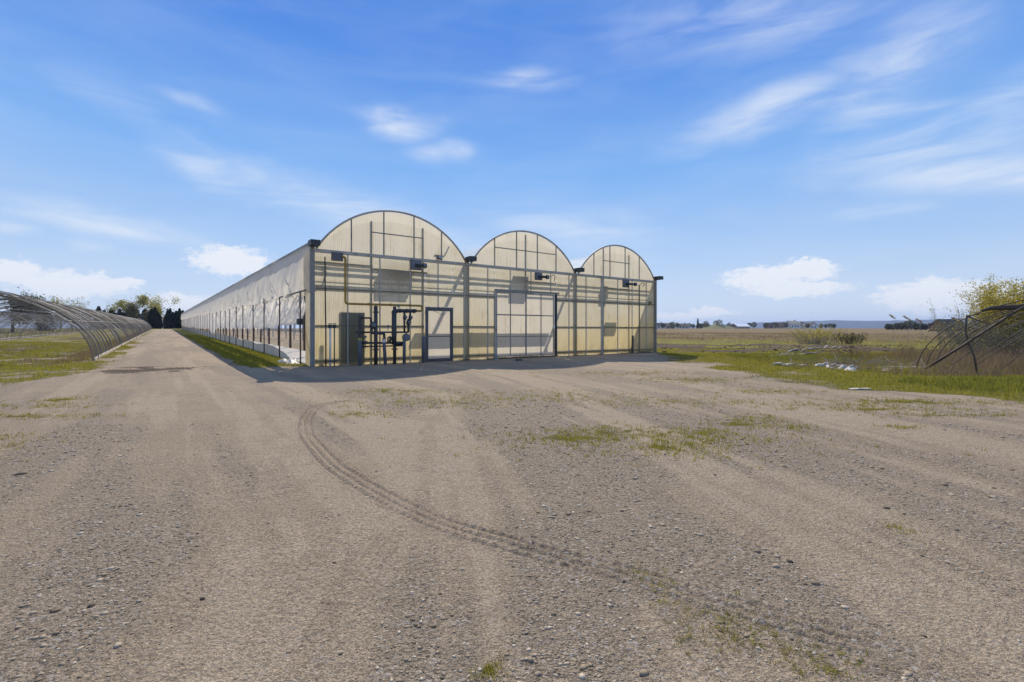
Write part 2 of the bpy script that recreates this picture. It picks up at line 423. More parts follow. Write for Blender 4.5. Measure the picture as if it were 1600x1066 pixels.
def leafmat(name, c1, c2, trans=.45):
    m, n = new_mat(name)
    a = n.node("ShaderNodeAttribute", attribute_name="tint").outputs["Fac"]
    c = n.mix(a, c1, c2)
    tr = n.node("ShaderNodeBsdfTranslucent", {"Color": c})
    df = n.node("ShaderNodeBsdfPrincipled", {"Base Color": c, "Roughness": .7})
    mx = n.node("ShaderNodeMixShader", {0: trans, 1: df.outputs[0], 2: tr.outputs[0]})
    out(n, mx.outputs[0]); return m
M["grass"] = leafmat("grass_blades", (.155, .155, .014), (.40, .345, .04))
M["lush"] = leafmat("lush_grass_blades", (.13, .14, .014), (.31, .285, .04))
M["drygrass"] = leafmat("dry_stalks", (.14, .095, .05), (.33, .235, .11), .4)
M["purpleweed"] = leafmat("dead_weeds", (.16, .11, .06), (.35, .27, .155), .35)
M["cedar"] = leafmat("cedar_leaves", (.009, .016, .008), (.022, .034, .014), .2)
M["willow"] = leafmat("willow_leaves", (.20, .20, .04), (.42, .38, .11), .5)
M["olive"] = leafmat("olive_leaves", (.07, .075, .025), (.18, .16, .05), .4)
M["farleaf"] = leafmat("far_leaves", (.045, .055, .025), (.15, .145, .06), .35)
M["bush"] = leafmat("bush_leaves", (.28, .24, .025), (.58, .48, .08), .5)
M["reed"] = leafmat("reed_plume", (.34, .25, .17), (.55, .43, .30), .5)

def ground_mat():
    m, n = new_mat("ground")
    pos = n.node("ShaderNodeNewGeometry").outputs["Position"]
    A = lambda k: n.node("ShaderNodeAttribute", attribute_name=k).outputs["Fac"]
    grass, dry, soil, lush, stone, worn, trk = (A(k) for k in ("grass", "dry", "soil", "lush", "stone", "worn", "track"))
    f1 = n.noise(pos, 1.3, 6, .65); f2 = n.noise(pos, 9, 6, .7); f3 = n.noise(pos, 48, 4, .7)
    f4 = n.noise(pos, 130, 3, .7)
    brk = n.noise(pos, 4.5, 8, .72); brk2 = n.noise(n.scale(pos, (1, 1, 1), (7, 3, 1)), 5.5, 8, .75)
    grav = n.mix(n.mapr(f1, .3, .7), (0.327, 0.248, 0.159), (0.442, 0.342, 0.226))
    grav = n.mix(n.mapr(n.math("ADD", worn, n.math("MULTIPLY", n.math("SUBTRACT", brk, .5), 2.0)), .30, .85, 0, .66), grav, (0.567, 0.450, 0.307))
    grav = n.mix(n.mapr(n.math("ADD", stone, n.math("MULTIPLY", n.math("SUBTRACT", brk2, .5), 2.0)), .30, .85, 0, .66), grav, (0.212, 0.178, 0.132))
    grav = n.mix(n.mapr(n.noise(pos, 3.1, 5, .65), .54, .72, 0, .6), grav, (0.251, 0.191, 0.127))
    grav = n.mix(n.mapr(f2, .52, .78, 0, .5), grav, (0.234, 0.171, 0.107))
    grav = n.mix(n.mapr(f2, .46, .22, 0, .4), grav, (0.523, 0.420, 0.292))
    grav = n.mix(n.mapr(n.noise(pos, .45, 4, .6), .56, .70, 0, .5), grav, (0.294, 0.210, 0.132))
    grav = n.mix(n.math("MULTIPLY", trk, n.mapr(brk, .35, .65, .4, .85)), grav, (0.218, 0.157, 0.099))
    grav = n.mix(n.mapr(f3, .38, .64), n.mix(.48, grav, (0.082, 0.060, 0.040)), n.mix(.28, grav, (0.676, 0.547, 0.392)))
    grav = n.mix(n.mapr(f4, .38, .64), n.mix(.46, grav, (0.082, 0.060, 0.040)), n.mix(.28, grav, (0.698, 0.567, 0.412)))
    # single stones and grit
    vo = n.node("ShaderNodeTexVoronoi", {"Vector": pos, "Scale": 62.0, "Randomness": 1.0})
    vc = n.node("ShaderNodeSeparateColor", {0: vo.outputs["Color"]}).outputs[0]
    pat = n.math("ADD", n.math("MULTIPLY", n.mapr(n.noise(pos, 2.2, 4, .6), .4, .65, .25, 1.0), .7), n.math("MULTIPLY", stone, .5), clamp=True)
    grav = n.mix(n.math("MULTIPLY", n.mapr(vc, .84, 1.0, 0, .7), pat), grav, (.46, .42, .37))
    grav = n.mix(n.math("MULTIPLY", n.mapr(vc, .16, .0, 0, .7), pat), grav, (.075, .062, .05))
    soilc = n.mix(f2, (.085, .062, .045), (.17, .125, .09))
    gn = n.noise(pos, 2.6, 6, .7); gn2 = n.noise(pos, 24, 5, .75)
    gcol = n.mix(n.mapr(gn, .3, .7), (.18, .17, .018), (.33, .28, .04))
    gcol = n.mix(n.mapr(gn2, .35, .7, 0, .6), gcol, (.07, .075, .018))
    gcol = n.mix(n.mapr(n.noise(pos, .7, 4, .6), .55, .72, 0, .5), gcol, (.25, .20, .055))
    gcol = n.mix(n.math("MULTIPLY", lush, .8), gcol, n.mix(gn2, (.17, .175, .03), (.11, .12, .02)))
    dcol = n.mix(n.mapr(n.noise(n.scale(pos, (.22, 1, 1)), .55, 6, .7), .3, .7), (.16, .105, .055), (.28, .195, .10))
    dcol = n.mix(n.mapr(gn2, .4, .7, 0, .5), dcol, (.12, .085, .06))
    dcol = n.mix(n.mapr(n.noise(n.scale(pos, (.05, .22, 1)), 1.0, 5, .65), .42, .62, 0, .8), dcol, (.165, .135, .045))
    gm = n.mapr(n.math("ADD", grass, n.math("MULTIPLY", n.math("SUBTRACT", n.math("ADD", n.math("MULTIPLY", n.noise(pos, 7, 6, .75), .6), n.math("MULTIPLY", gn2, .4)), .5), 1.5)), .42, .72)
    gm = n.math("MULTIPLY", gm, n.mapr(grass, .02, .18))
    c = n.mix(gm, grav, gcol)
    dm = n.mapr(n.math("ADD", dry, n.math("MULTIPLY", n.math("SUBTRACT", gn, .5), .9)), .3, .75)
    c = n.mix(n.math("MULTIPLY", dm, n.mapr(grass, .1, .4)), c, dcol)
    sm = n.mapr(n.math("ADD", soil, n.math("MULTIPLY", n.math("SUBTRACT", n.noise(pos, 4, 5, .7), .5), .9)), .4, .75)
    c = n.mix(sm, c, soilc)
    hgt = n.math("ADD", n.math("MULTIPLY", f2, .5), n.math("MULTIPLY", n.math("ADD", f3, n.math("ADD", n.math("MULTIPLY", f4, .5), n.math("MULTIPLY", n.math("SUBTRACT", 1.0, vo.outputs["Distance"]), .25))), .30))
    hgt = n.math("ADD", hgt, n.math("MULTIPLY", n.math("MULTIPLY", gn2, gm), .8))
    hgt = n.math("ADD", hgt, n.math("MULTIPLY", n.math("MULTIPLY", gn, n.math("ADD", dm, sm)), 1.2))
    b = n.node("ShaderNodeBump", {"Height": hgt, "Strength": 1.0, "Distance": .06})
    p = n.node("ShaderNodeBsdfPrincipled", {"Base Color": c, "Roughness": .95, "Specular IOR Level": .15, "Normal": b.outputs[0]})
    out(n, p.outputs[0]); return m
M["ground"] = ground_mat()

def add_cover(me, x, y, trk=None):
    for k, a in zip(("grass", "dry", "soil", "lush", "stone", "worn"), cover(x, y)): fattr(me, k, a)
    fattr(me, "track", np.zeros(len(x)) if trk is None else trk)

# ================================================================== GROUND
GROUND_R = 6400.0
rad = [.0]
r = .5
while r < 14: rad.append(r); r *= 1.011
while r < 90: rad.append(r); r *= 1.016
while r < GROUND_R: rad.append(r); r *= 1.06
rad.append(GROUND_R)
ang = np.concatenate([np.linspace(-62, 62, 520), np.linspace(62, 298, 90)[1:-1]])
ang = np.radians(ang); nr, na = len(rad), len(ang)
RR, TT = np.meshgrid(np.array(rad), ang, indexing="ij")
gx, gy = (RR * np.sin(TT)).ravel(), (RR * np.cos(TT)).ravel()
gz = terrain(gx, gy)
_, _, gsoil, _, _, _ = cover(gx, gy)
rowmask = sstep(8, 11, gx) * sstep(26, 28, gy) * sstep(43, 38, gy) * sstep(34, 24, gx)
gz = gz + rowmask * gsoil * .22 * fbm(gx * .9, gy * .9, 3, 91)
ii, jj = np.meshgrid(np.arange(nr - 1), np.arange(na), indexing="ij")
j2 = (jj + 1) % na
F = np.stack([ii * na + jj, (ii + 1) * na + jj, (ii + 1) * na + j2, ii * na + j2], -1).reshape(-1, 4)[:, ::-1]
me = mesh_np("ground", np.stack([gx, gy, gz], 1), F, M["ground"], True)
add_cover(me, gx, gy)
tag(obj("ground", me), "gravel yard, farm road and fields reaching to the horizon", kind="structure")

# tyre tracks pressed into the yard
TRK = []
def track(ctrl, half, name, label, depth=.017, fade=1.0, lug=.075, ribs=4):
    P = np.array(ctrl, float)
    # Catmull-Rom, sampled every 12 mm
    pts = []
    for i in range(len(P) - 1):
        p0, p1, p2, p3 = P[max(i - 1, 0)], P[i], P[i + 1], P[min(i + 2, len(P) - 1)]
        k = max(2, int(np.linalg.norm(p2 - p1) / .014))
        u = np.linspace(0, 1, k, endpoint=False)[:, None]
        pts.append(.5 * (2 * p1 + (p2 - p0) * u + (2 * p0 - 5 * p1 + 4 * p2 - p3) * u ** 2 + (3 * p1 - p0 - 3 * p2 + p3) * u ** 3))
    C = np.concatenate(pts); T = np.gradient(C, axis=0); T /= np.linalg.norm(T, axis=1)[:, None]
    Nn = np.stack([-T[:, 1], T[:, 0]], 1)
    TRK.append((C[::8], half))
    L = np.concatenate([[0], np.cumsum(np.linalg.norm(np.diff(C, axis=0), axis=1))])
    m_ = 29; a = np.linspace(-1, 1, m_)
    X = C[:, None, 0] + Nn[:, None, 0] * a[None] * half; Y = C[:, None, 1] + Nn[:, None, 1] * a[None] * half
    LL = np.repeat(L[:, None], m_, 1); AA = np.repeat(a[None], len(C), 0)
    inside = sstep(1.0, .78, np.abs(AA))
    groove = np.cos(AA * math.pi * ribs) * .5 + .5
    lugs = .5 + .5 * np.sign(np.sin(2 * math.pi * (LL / lug + .35 * np.sign(AA) + .3 * np.abs(AA))))
    n_ = fbm(X * 9, Y * 9, 3, 7)
    env = sstep(0, .6, LL) * sstep(0, .6, L[-1] - LL) * (.62 + .38 * sstep(.3, .6, fbm(X * 1.6, Y * 1.6, 2, 13))) * fade
    rim = np.exp(-((np.abs(AA) - .86) / .09) ** 2) * .22
    hgt = depth * env * (rim + inside * (groove * .8 + .65 * groove * lugs - .45) + .6 * (n_ - .5) * inside)
    edge = sstep(1.0, .74, np.abs(AA)) * sstep(0, .4, LL) * sstep(0, .4, L[-1] - LL)
    Z = terrain(X.ravel(), Y.ravel()).reshape(X.shape) + (hgt + .003) * edge - .004 * (1 - edge)
    k0, k1 = np.meshgrid(np.arange(len(C) - 1), np.arange(m_ - 1), indexing="ij")
    F = np.stack([k0 * m_ + k1, (k0 + 1) * m_ + k1, (k0 + 1) * m_ + k1 + 1, k0 * m_ + k1 + 1], -1).reshape(-1, 4)[:, ::-1]
    me = mesh_np(name, np.stack([X, Y, Z], -1).reshape(-1, 3), F, M["ground"], True)
    add_cover(me, X.ravel(), Y.ravel(), (sstep(1, .8, np.abs(AA)) * env * (.45 + .55 * (1 - groove))).ravel())
    tag(obj(name, me), label, kind="structure")
track([(-2.9, 9.2), (-3.28, 8.3), (-3.12, 7.39), (-2.75, 6.41), (-2.33, 5.6), (-1.74, 4.67), (-1.32, 4.13), (-.87, 3.62), (-.43, 3.21), (0, 2.92), (.29, 2.75), (.62, 2.57), (.91, 2.36), (1.17, 2.2), (1.36, 2.08), (1.75, 1.84)],
      .155, "tyre_track", "long tyre track curving across the gravel yard")
track([(1.9, 3.3), (1.45, 2.95), (1.0, 2.5), (.72, 2.15), (.5, 1.8)], .12, "tyre_track", "faint tyre track crossing the long one near the picture's bottom", .008, .55)
track([(-1.25, 3.3), (-1.1, 2.7), (-1.05, 2.2), (-.98, 1.7)], .11, "tyre_track", "faint tyre track beside the short straight one", .007, .5)
track([(3.9, 7.4), (4.1, 6.2), (4.2, 5.0), (4.15, 4.0), (3.9, 3.0)], .17, "tyre_track", "broad faint wheel track at the right of the yard", .010, .7)
track([(-.70, 3.45), (-.78, 3.1), (-.81, 2.54), (-.80, 2.15), (-.72, 1.75)], .13, "tyre_track", "short straight tyre track in the near gravel", .010, .8)

# ================================================================== GREENHOUSE
gh = empty("greenhouse", (AX, AY, 0), ROTZ, "long cream plastic greenhouse with three arched bays and rolled side curtains", "greenhouse")
W = 19.3; BAY = W / 3; LEN = 142.0
ZB = 4.15            # gable beam
ZG = 4.40            # gutter
ARC_R, ARC_RISE, ARC_Z, ARC_HW = 3.62, 1.75, 4.22, 3.10
def zt(t): return SL * max(t, 0)
def arc_z(d):        # height of the arch at distance d from its middle
    return ARC_Z + math.sqrt(max(ARC_R ** 2 - d * d, 0)) - (ARC_R - ARC_RISE)
def roof_z(d): return ARC_Z + (arc_z(d) - ARC_Z) * .74
MID = [BAY * (k + .5) for k in range(3)]

# wall panels of the front, one by one
def panel(s0, s1, z0, z1, mat, parent=gh, t0=0.0, th=.012, gap=.006, name="panel", wav=.010, seed=0):
    rg = random.Random(seed + int(s0 * 100) + int(z0 * 1000))
    ns = max(2, int((s1 - s0) / .3)); nz = max(2, int((z1 - z0) / .35))
    V = []; Fq = []
    for i in range(ns + 1):
        for k in range(nz + 1):
            u, v = i / ns, k / nz
            edge = (0 < i < ns) and (0 < k < nz)
            V.append((s0 + gap + (s1 - s0 - 2 * gap) * u, t0 - th + (rg.uniform(-wav, wav) if edge else 0), z0 + gap + (z1 - z0 - 2 * gap) * v))
    for i in range(ns):
        for k in range(nz):
            a = i * (nz + 1) + k
            Fq.append((a, a + nz + 1, a + nz + 2, a + 1))
    return obj(name, mesh_np(name, V, np.array(Fq), mat, True), parent)
rows = [(.0, .18), (.18, 1.46), (1.46, 2.80), (2.80, 4.10)]
cols = [(.07, 1.235), (1.235, 2.46), (2.46, 3.71), (3.71, 4.38), (4.38, 4.96), (4.96, 5.66), (5.66, 6.2), (6.2, 7.43), (7.43, 7.82), (7.82, 8.67), (8.67, 9.89), (9.89, 11.12), (11.12, 11.52),
        (11.52, 12.34), (12.34, 13.55), (13.55, 14.72), (14.72, 15.98), (15.98, 17.18), (17.18, 18.43), (18.43, 19.24)]
for a, b in cols:
    for z0, z1 in rows:
        if 4.3 < a < 5.6 :
            if z1 <= 1.5: continue
            if z0 < 2.0: z0 = 2.26
        if 7.8 < a < 11.5:
            if z1 < 2.9: continue
            z0 = 3.16
        panel(a, b, z0, z1, M["poly"])
# gable panels
GV = [[1.37, 2.62, 3.88, 5.12], [7.80, 9.03, 10.28, 11.47], [14.13, 15.36, 16.59, 17.80]]
for bay in range(3):
    mid = MID[bay]
    ed = [mid - ARC_HW + .04] + GV[bay] + [mid + ARC_HW - .04]
    for a, b in zip(ed[:-1], ed[1:]):
        n_ = 8; top = []
        for i in range(n_ + 1):
            s_ = a + .006 + (b - a - .012) * i / n_
            top.append((s_, max(arc_z(s_ - mid) - .05, ZB + .07)))
        V = []; Fq = []
        for s_, z_ in top:
            for k in range(4): V.append((s_, -.012, ZB + .06 + (z_ - ZB - .06) * k / 3))
        for i in range(n_):
            for k in range(3):
                q = i * 4 + k; Fq.append((q, q + 4, q + 5, q + 1))
        obj("gable_panel", mesh_np("gable_panel", V, np.array(Fq), M["polygable"], True), gh)
# battens over the joints
def bar(lo, hi, mat, name, parent=gh): return MB().box(lo, hi).build(name, mat, parent)
for s_ in (1.235, 2.46, 3.71, 6.2, 7.43, 12.34, 13.55, 15.98, 17.18, 18.43):
    bar((s_ - .022, -.055, 0.0), (s_ + .022, -.020, ZB - .06), M["batten"], "batten")
bar((4.96 - .022, -.055, 2.26), (4.96 + .022, -.020, ZB - .06), M["batten"], "batten")
for s_ in (8.67, 9.89, 11.12): bar((s_ - .018, -.055, 3.17), (s_ + .018, -.020, ZB - .06), M["batten"], "batten")
for bay in range(3):
    for s_ in GV[bay]:
        bar((s_ - .022, -.055, ZB + .06), (s_ + .022, -.020, arc_z(s_ - MID[bay]) - .03), M["steel"], "batten")
for a, b in ((2.15, 4.3), (7.8, 11.47), (14.9, 16.97)):
    bar((a, -.050, 5.025), (b, -.018, 5.065), M["steel"], "gable_rail")
bar((.02, -.09, ZB - .06), (W - .02, -.002, ZB + .055), M["batten"], "beam")
# girts behind the sheets
for z_ in (.18, 1.46, 2.80):
    if z_ < 2: segs = [(.1, 4.36), (5.68, 7.80), (11.54, W - .08)]
    else: segs = [(.1, 7.80), (11.54, W - .08)]
    for a, b in segs: bar((a, .0, z_ - .03), (b, .05, z_ + .03), M["girt"], "girt")
for a, b in ((.1, W - .1),):
    bar((a, .06, 3.10), (b, .085, 3.13), M["girt"], "girt")
    bar((a, .30, 3.86), (b, .36, 3.93), M["girt"], "girt")
    bar((a, .62, 3.98), (b, .70, 4.05), M["girt"], "girt")
    bar((a, 1.1, 4.02), (b, 1.16, 4.08), M["girt"], "girt")
# inner studs
for s_, z1 in ((2.16, 5.50), (4.30, 5.5), (9.61, 5.85), (14.9, 5.75), (16.97, 5.55)):
    z0 = 3.16 if s_ == 9.61 else 0
    bar((s_ - .03, .02, z0), (s_ + .03, .09, z1), M["girt"], "stud")
for s_ in (BAY, 2 * BAY):
    bar((s_ - .09, .06, 0), (s_ + .09, .24, ZG), M["batten"], "corner_post")
bar((14.66, -.07, 0), (14.80, -.015, ZB - .06), M["batten"], "corner_post")
bar((-.07, -.075, 0), (.065, .065, ZG - .02), M["steel"], "corner_post")
bar((W - .07, -.075, 0), (W + .05, .065, ZG - .02), M["steel"], "corner_post")
bar((17.77, -.065, 0), (17.83, -.02, 3.9), M["girt"], "downpipe")
# arches
def arch(t, r_, mat, bay, name="arch_rib", n=26, sides=6):
    mid = MID[bay]; pts = []
    for i in range(n + 1):
        d = -ARC_HW + 2 * ARC_HW * i / n
        pts.append((mid + d, t, (arc_z(d) if t < 0 else roof_z(d)) + zt(t)))
    return MB().tube(pts, r_, sides).build(name, mat, gh, True)
for bay in range(3):
    arch(-.045, .042, M["batten"], bay, "front_arch")
    for k in range(2, 7): arch(k * 3.8, .02, M["galv"], bay)
# gutters
for k in range(4):
    s_ = BAY * k; mb = MB(); hw = .075
    sec = [(-hw, .07), (-hw * .6, -.05), (hw * .6, -.05), (hw, .07), (hw * .86, .07), (hw * .5, -.03), (-hw * .5, -.03), (-hw * .86, .07)]
    pts = [(s_ + a, -.42, ZG - .02 + b) for a, b in sec]
    mb.poly(pts, (0, LEN + .5, SL * LEN)); g = mb.build("gutter", M["steel"], gh)
    bar((s_ - .16, -.46, ZG - .13), (s_ + .16, -.02, ZG + .06), M["darksteel"], "gutter_end", g)
# roof film, three vaults
for bay in range(3):
    mid = MID[bay]; n_ = 20; ts = [0, .5, 8, 30, 70, LEN]
    V = []; Fq = []
    for t in ts:
        for i in range(n_ + 1):
            d = -ARC_HW + 2 * ARC_HW * i / n_
            V.append((mid + d * (1.034 if i in (0, n_) else 1), t, roof_z(d) + (.03 if 0 < i < n_ else .16) + zt(t)))
    for a in range(len(ts) - 1):
        for i in range(n_):
            q = a * (n_ + 1) + i; Fq.append((q, q + 1, q + n_ + 2, q + n_ + 1))
    obj("roof_film", mesh_np("roof_film", V, np.array(Fq), M["roof"], True), gh)
# far end wall
panel(.05, W - .05, zt(LEN), zt(LEN) + ZB, M["polydoor"], t0=LEN, name="end_wall")

# personnel door
d = bar((4.385, -.075, .0), (4.47, -.016, 2.25), M["slate"], "door_frame")
bar((5.565, -.075, .0), (5.655, -.016, 2.25), M["slate"], "door_frame")
bar((4.47, -.075, 2.15), (5.565, -.016, 2.25), M["slate"], "door_frame")
sd = MB().box((4.47, -.05, .06), (5.565, -.02, .13)).box((4.47, -.05, 2.10), (5.565, -.02, 2.148)).box((4.47, -.05, .13), (4.51, -.02, 2.10)).box((5.525, -.05, .13), (5.565, -.02, 2.10)).build("personnel_door", M["slate"], gh)
bar((4.51, -.048, 1.02), (5.525, -.022, 1.06), M["girt"], "door_rail", sd)
panel(4.51, 5.525, .13, 1.02, M["polydoor"], sd, -.022, name="door_panel")
panel(4.51, 5.525, 1.06, 2.10, M["polydoor"], sd, -.022, name="door_panel")
MB().tube([(5.50, -.05, 1.08), (5.50, -.10, 1.09), (5.50, -.10, 1.22), (5.50, -.05, 1.23)], .012, 6).build("door_handle", M["galv"], sd)
bar((4.47, -.10, .0), (5.565, -.0, .058), M["brownpost"], "door_sill")
MB().tube([(4.75, -.03, 2.09), (4.9, -.06, 2.04), (5.05, -.08, 1.97), (5.18, -.07, 1.93), (5.28, -.06, 1.98), (5.36, -.05, 2.05)], .009, 5).build("hanging_strap", M["girt"], sd)

# big sliding door, twelve sheets in a steel frame
bar((7.80, -.11, 3.07), (11.62, -.02, 3.16), M["steel"], "door_track")
bar((7.80, -.06, 0), (7.89, .05, 3.07), M["batten"], "door_jamb")
bar((11.44, -.06, 0), (11.53, .05, 3.07), M["darksteel"], "door_jamb")
so = MB()
for s_ in (7.905, 8.67, 9.58, 10.50, 11.29):
    wd = .035 if abs(s_ - 9.58) < .01 else .022
    so.box((s_ - wd, -.058, .09), (s_ + wd, -.028, 3.06))
sldoor = so.build("sliding_door", M["steel"], gh)
for z_ in (.11, 1.005, 2.005, 3.035):
    bar((7.93, -.054, z_ - .02), (11.265, -.032, z_ + .02), M["steel"], "door_rail", sldoor)
ce = [7.905, 8.67, 9.58, 10.50, 11.29]; ze = [.11, 1.005, 2.005, 3.035]
for a, b in zip(ce[:-1], ce[1:]):
    for z0, z1 in zip(ze[:-1], ze[1:]): panel(a + .02, b - .02, z0 + .02, z1 - .02, M["polydoor"], sldoor, -.032, name="door_panel", wav=.006)
bar((7.85, -.16, .0), (11.5, .05, .05), M["brownpost"], "door_sill")

# curtain-drive motors on the beam
def motor(s0, z0, w_, h_, right, label=None):
    o = MB().box((s0, -.16, z0), (s0 + w_, -.093, z0 + h_)).box((s0 + .02, -.20, z0 + .03), (s0 + w_ - .02, -.158, z0 + h_ - .03)).build("drive_motor", M["meter"], gh)
    zc = z0 + h_ * .42; a = s0 + w_ * .35
    MB().tube([(a, -.28, zc), (a + .05, -.28, zc), (a + right, -.28, zc + .01)], [.065, .07, .055], 12).build("motor_body", M["darksteel"], o, True)
    MB().tube([(a + right, -.28, zc + .01), (a + right + .03, -.28, zc + .01), (a + right + .13, -.28, zc + .01), (a + right + .16, -.28, zc + .01)], [.06, .105, .105, .07], 14).build("end_cap", M["meter"], o, True)
    return o
motor(3.70, 3.72, .45, .40, .30)
motor(10.06, 3.70, .42, .36, .42)
motor(16.30, 3.68, .48, .44, .62)
bar((.62, -.20, 3.82), (1.02, -.093, 4.12), M["slate"], "junction_box")
MB().tube([(10.9, -.28, 3.9), (11.05, -.3, 3.98), (11.2, -.28, 3.95), (11.22, -.2, 3.7)], .016, 6).build("cable", M["darksteel"], gh, True)
MB().tube([(17.6, -.28, 3.9), (17.85, -.3, 4.0), (17.98, -.28, 3.9), (17.9, -.2, 3.78)], .018, 6).build("cable", M["darksteel"], gh, True)
for a, b, z_ in ((0.1, 2.2, 3.76), (2.2, 4.5, 3.66), (9.6, 11.5, 3.62), (14.95, 17.0, 3.58)):
    bar((a, .012, z_ - .035), (b, .07, z_ + .035), M["steel"], "motor_rail")
# vent lamp with hose at the right of the first gable
lm = MB().box((4.84, -.20, 4.22), (5.08, -.092, 4.40)).build("vent_blower", M["meter"], gh)
MB().tube([(4.96, -.22, 4.31), (4.96, -.25, 4.31), (4.96, -.30, 4.31)], [.08, .085, .05], 12).build("blower_nose", M["galv"], lm, True)
MB().tube(elbow([(4.82, .02, 4.40), (4.84, .05, 4.46), (5.30, .08, 4.48), (5.55, .12, 4.95)], .08), .032, 7).build("air_hose", M["batten"], lm, True)
MB().tube(elbow([(.12, .10, 3.62), (.55, .12, 3.6), (.42, .14, 3.0), (.15, .12, 2.85)], .18), .035, 7).build("air_hose", M["batten"], gh, True)
# interior columns
colm = MB().box((-.05, -.04, 0), (.05, .04, ZG - .1)).mesh("column", M["galv"])
brm = MB().box((-.06, -.05, 0), (.06, .05, ZG + .2)).mesh("inner_post", M["brownpost"])
for k in range(1, 38):
    t = k * 3.8
    for s_ in (BAY, 2 * BAY):
        o = obj("column", colm, gh, (s_, t, zt(t)))
    o = obj("inner_post", brm, gh, (2.3, t, zt(t)))
for k in range(1, 7):
    t = k * 3.8
    bar((.1, t - .03, 4.05 + zt(t)), (W - .1, t + .03, 4.13 + zt(t)), M["galv"], "truss_chord")
# heater hung behind the front, seen as a shadow on the sheets
ht = MB().box((2.7, .35, 3.35), (4.0, .9, 4.05)).build("unit_heater", M["galv"], gh)
MB().box((9.1, .45, 3.6), (10.0, 1.0, 4.3)).build("unit_heater", M["galv"], gh)
MB().box((15.0, .5, 3.6), (15.5, 1.0, 4.2)).build("unit_heater", M["galv"], gh)
MB().box((15.35, .6, 1.9), (16.2, .9, 2.35)).build("shelf_box", M["galv"], gh)
MB().box((.98, .03, .05), (1.90, .12, 2.0)).build("switch_cabinet", M["cabinet"], gh)
# faint bench edge behind the door sheets
MB().box((4.4, .9, 2.0), (11.5, 1.4, 2.12)).build("inner_shelf", M["galv"], gh)

# side wall: narrow sheet beside the corner, poles, two hanging curtains, knee strip
def side_panel(t0, t1, z0, z1, mat, name):
    V = [(-.02, t0, z0), (-.02, t1, z0), (-.02, t1, z1), (-.02, t0, z1)]
    return obj(name, mesh_np(name, V, np.array([(0, 1, 2, 3)]), mat), gh)
for z0, z1 in ((.0, .6), (.61, 1.5), (1.51, 2.75), (2.76, 4.2)): side_panel(.07, .95, z0, z1, M["poly"], "side_panel")
polem = MB().tube([(0, 0, 0), (0, 0, 1.4), (0.004, 0, 2.80)], .027, 7).mesh("curtain_pole", M["rust"], True)
NP = 37; rp = random.Random(77)
pole_t = [1.0 + 3.8 * k for k in range(NP)]
for k, t in enumerate(pole_t):
    o = obj("curtain_pole", polem, gh, (-.20 + rp.uniform(-.03, .02), t + rp.uniform(-.15, .15), zt(t) - .02 - rp.uniform(0, .15)))
    o.rotation_euler = (rp.uniform(-.012, .012), rp.uniform(-.01, .01), 0)
bar((-.30, .86, 1.50), (-.12, 1.12, 1.72), M["darksteel"], "winder_box")
bar((-.225, .1, 2.70), (-.175, 4.9, 2.745), M["darksteel"], "roll_rail")
def cloth(name, t0, t1, dt, zfun, nz, dfun, mat, parent=gh):
    ts = np.arange(t0, t1 + dt, dt); us = np.linspace(0, 1, nz)
    T, U = np.meshgrid(ts, us, indexing="ij")
    zt_, zb_ = zfun(ts)
    Z = zt_[:, None] * (1 - U) + zb_[:, None] * U
    D = dfun(T, U, Z)
    V = np.stack([D, T, Z + SL * np.clip(T, 0, None)], -1).reshape(-1, 3)
    a, b = np.meshgrid(np.arange(len(ts) - 1), np.arange(nz - 1), indexing="ij")
    Fq = np.stack([a * nz + b, a * nz + b + 1, (a + 1) * nz + b + 1, (a + 1) * nz + b], -1).reshape(-1, 4)
    return obj(name, mesh_np(name, V, Fq, mat, True), parent)
def up_z(ts): return np.full(len(ts), ZG + .02), 2.62 + .16 * (fbm(ts * .5, ts * 0, 3, 3) - .5) - .12 * np.sin(ts * math.pi * 2 / 3.8) ** 2 * (fbm(ts * .2, ts * 0, 2, 9))
def up_d(T, U, Z):
    belly = -.09 - .10 * np.sin(U * math.pi) ** .8 - .10 * U
    seam = .03 * np.cos((T - 1.0) * math.pi * 2 / 3.8) * U
    diag = np.abs(fbm(T * 2.2 + Z * 1.4, Z * .55 - T * .2, 4, 19, .52) - .5)
    hug = sstep(.25, 1.4, T)
    return -.078 * (1 - hug) + hug * (belly + seam + (.20 * (1 - diag * 2.4) - .14) * (.15 + .85 * U ** 1.5) + .10 * (fbm(T * .8, Z * .9, 4, 29) - .5))
for a, b in ((-.07, 9.2), (9.2, 38.6), (38.6, 90.0), (90.0, LEN)):
    cloth("upper_curtain", a, b - .02, .10 if a < 30 else .25, up_z, 22, up_d, M["curtain"])
def lo_z(ts):
    zb = np.interp(ts, [1, 4, 7.8, 12, 20, 28, 34, 36.2, 38.5, 45, 60, 90, LEN], [1.62, 1.46, 1.27, 1.22, 1.20, 1.17, 1.16, 1.25, .30, .98, .92, .90, .9])
    zb = zb + .05 * np.sin(ts * math.pi * 2 / 3.8) + .16 * (fbm(ts * .45, ts * 0, 4, 4) - .5) * sstep(1, 6, ts)
    return np.full(len(ts), 2.72), zb
def lo_d(T, U, Z):
    r_ = np.abs(fbm(T * 1.3 + Z * 1.4, Z * .40 - T * .6, 4, 37, .52) - .5)
    near = 1.0 + .6 * np.exp(-T / 14)
    return -.10 + near * (.17 * (1 - 3.4 * r_)) * (.04 + .96 * (1 - U) ** .6) - .06 + .08 * (fbm(T * .6, Z, 3, 43) - .5)
cloth("lower_curtain", .98, 36.0, .075, lo_z, 26, lo_d, M["curtainlow"])
cloth("lower_curtain", 36.0, 41.0, .10, lo_z, 20, lo_d, M["curtainlow"])
cloth("lower_curtain", 41.0, LEN, .25, lo_z, 14, lo_d, M["curtainlow"])
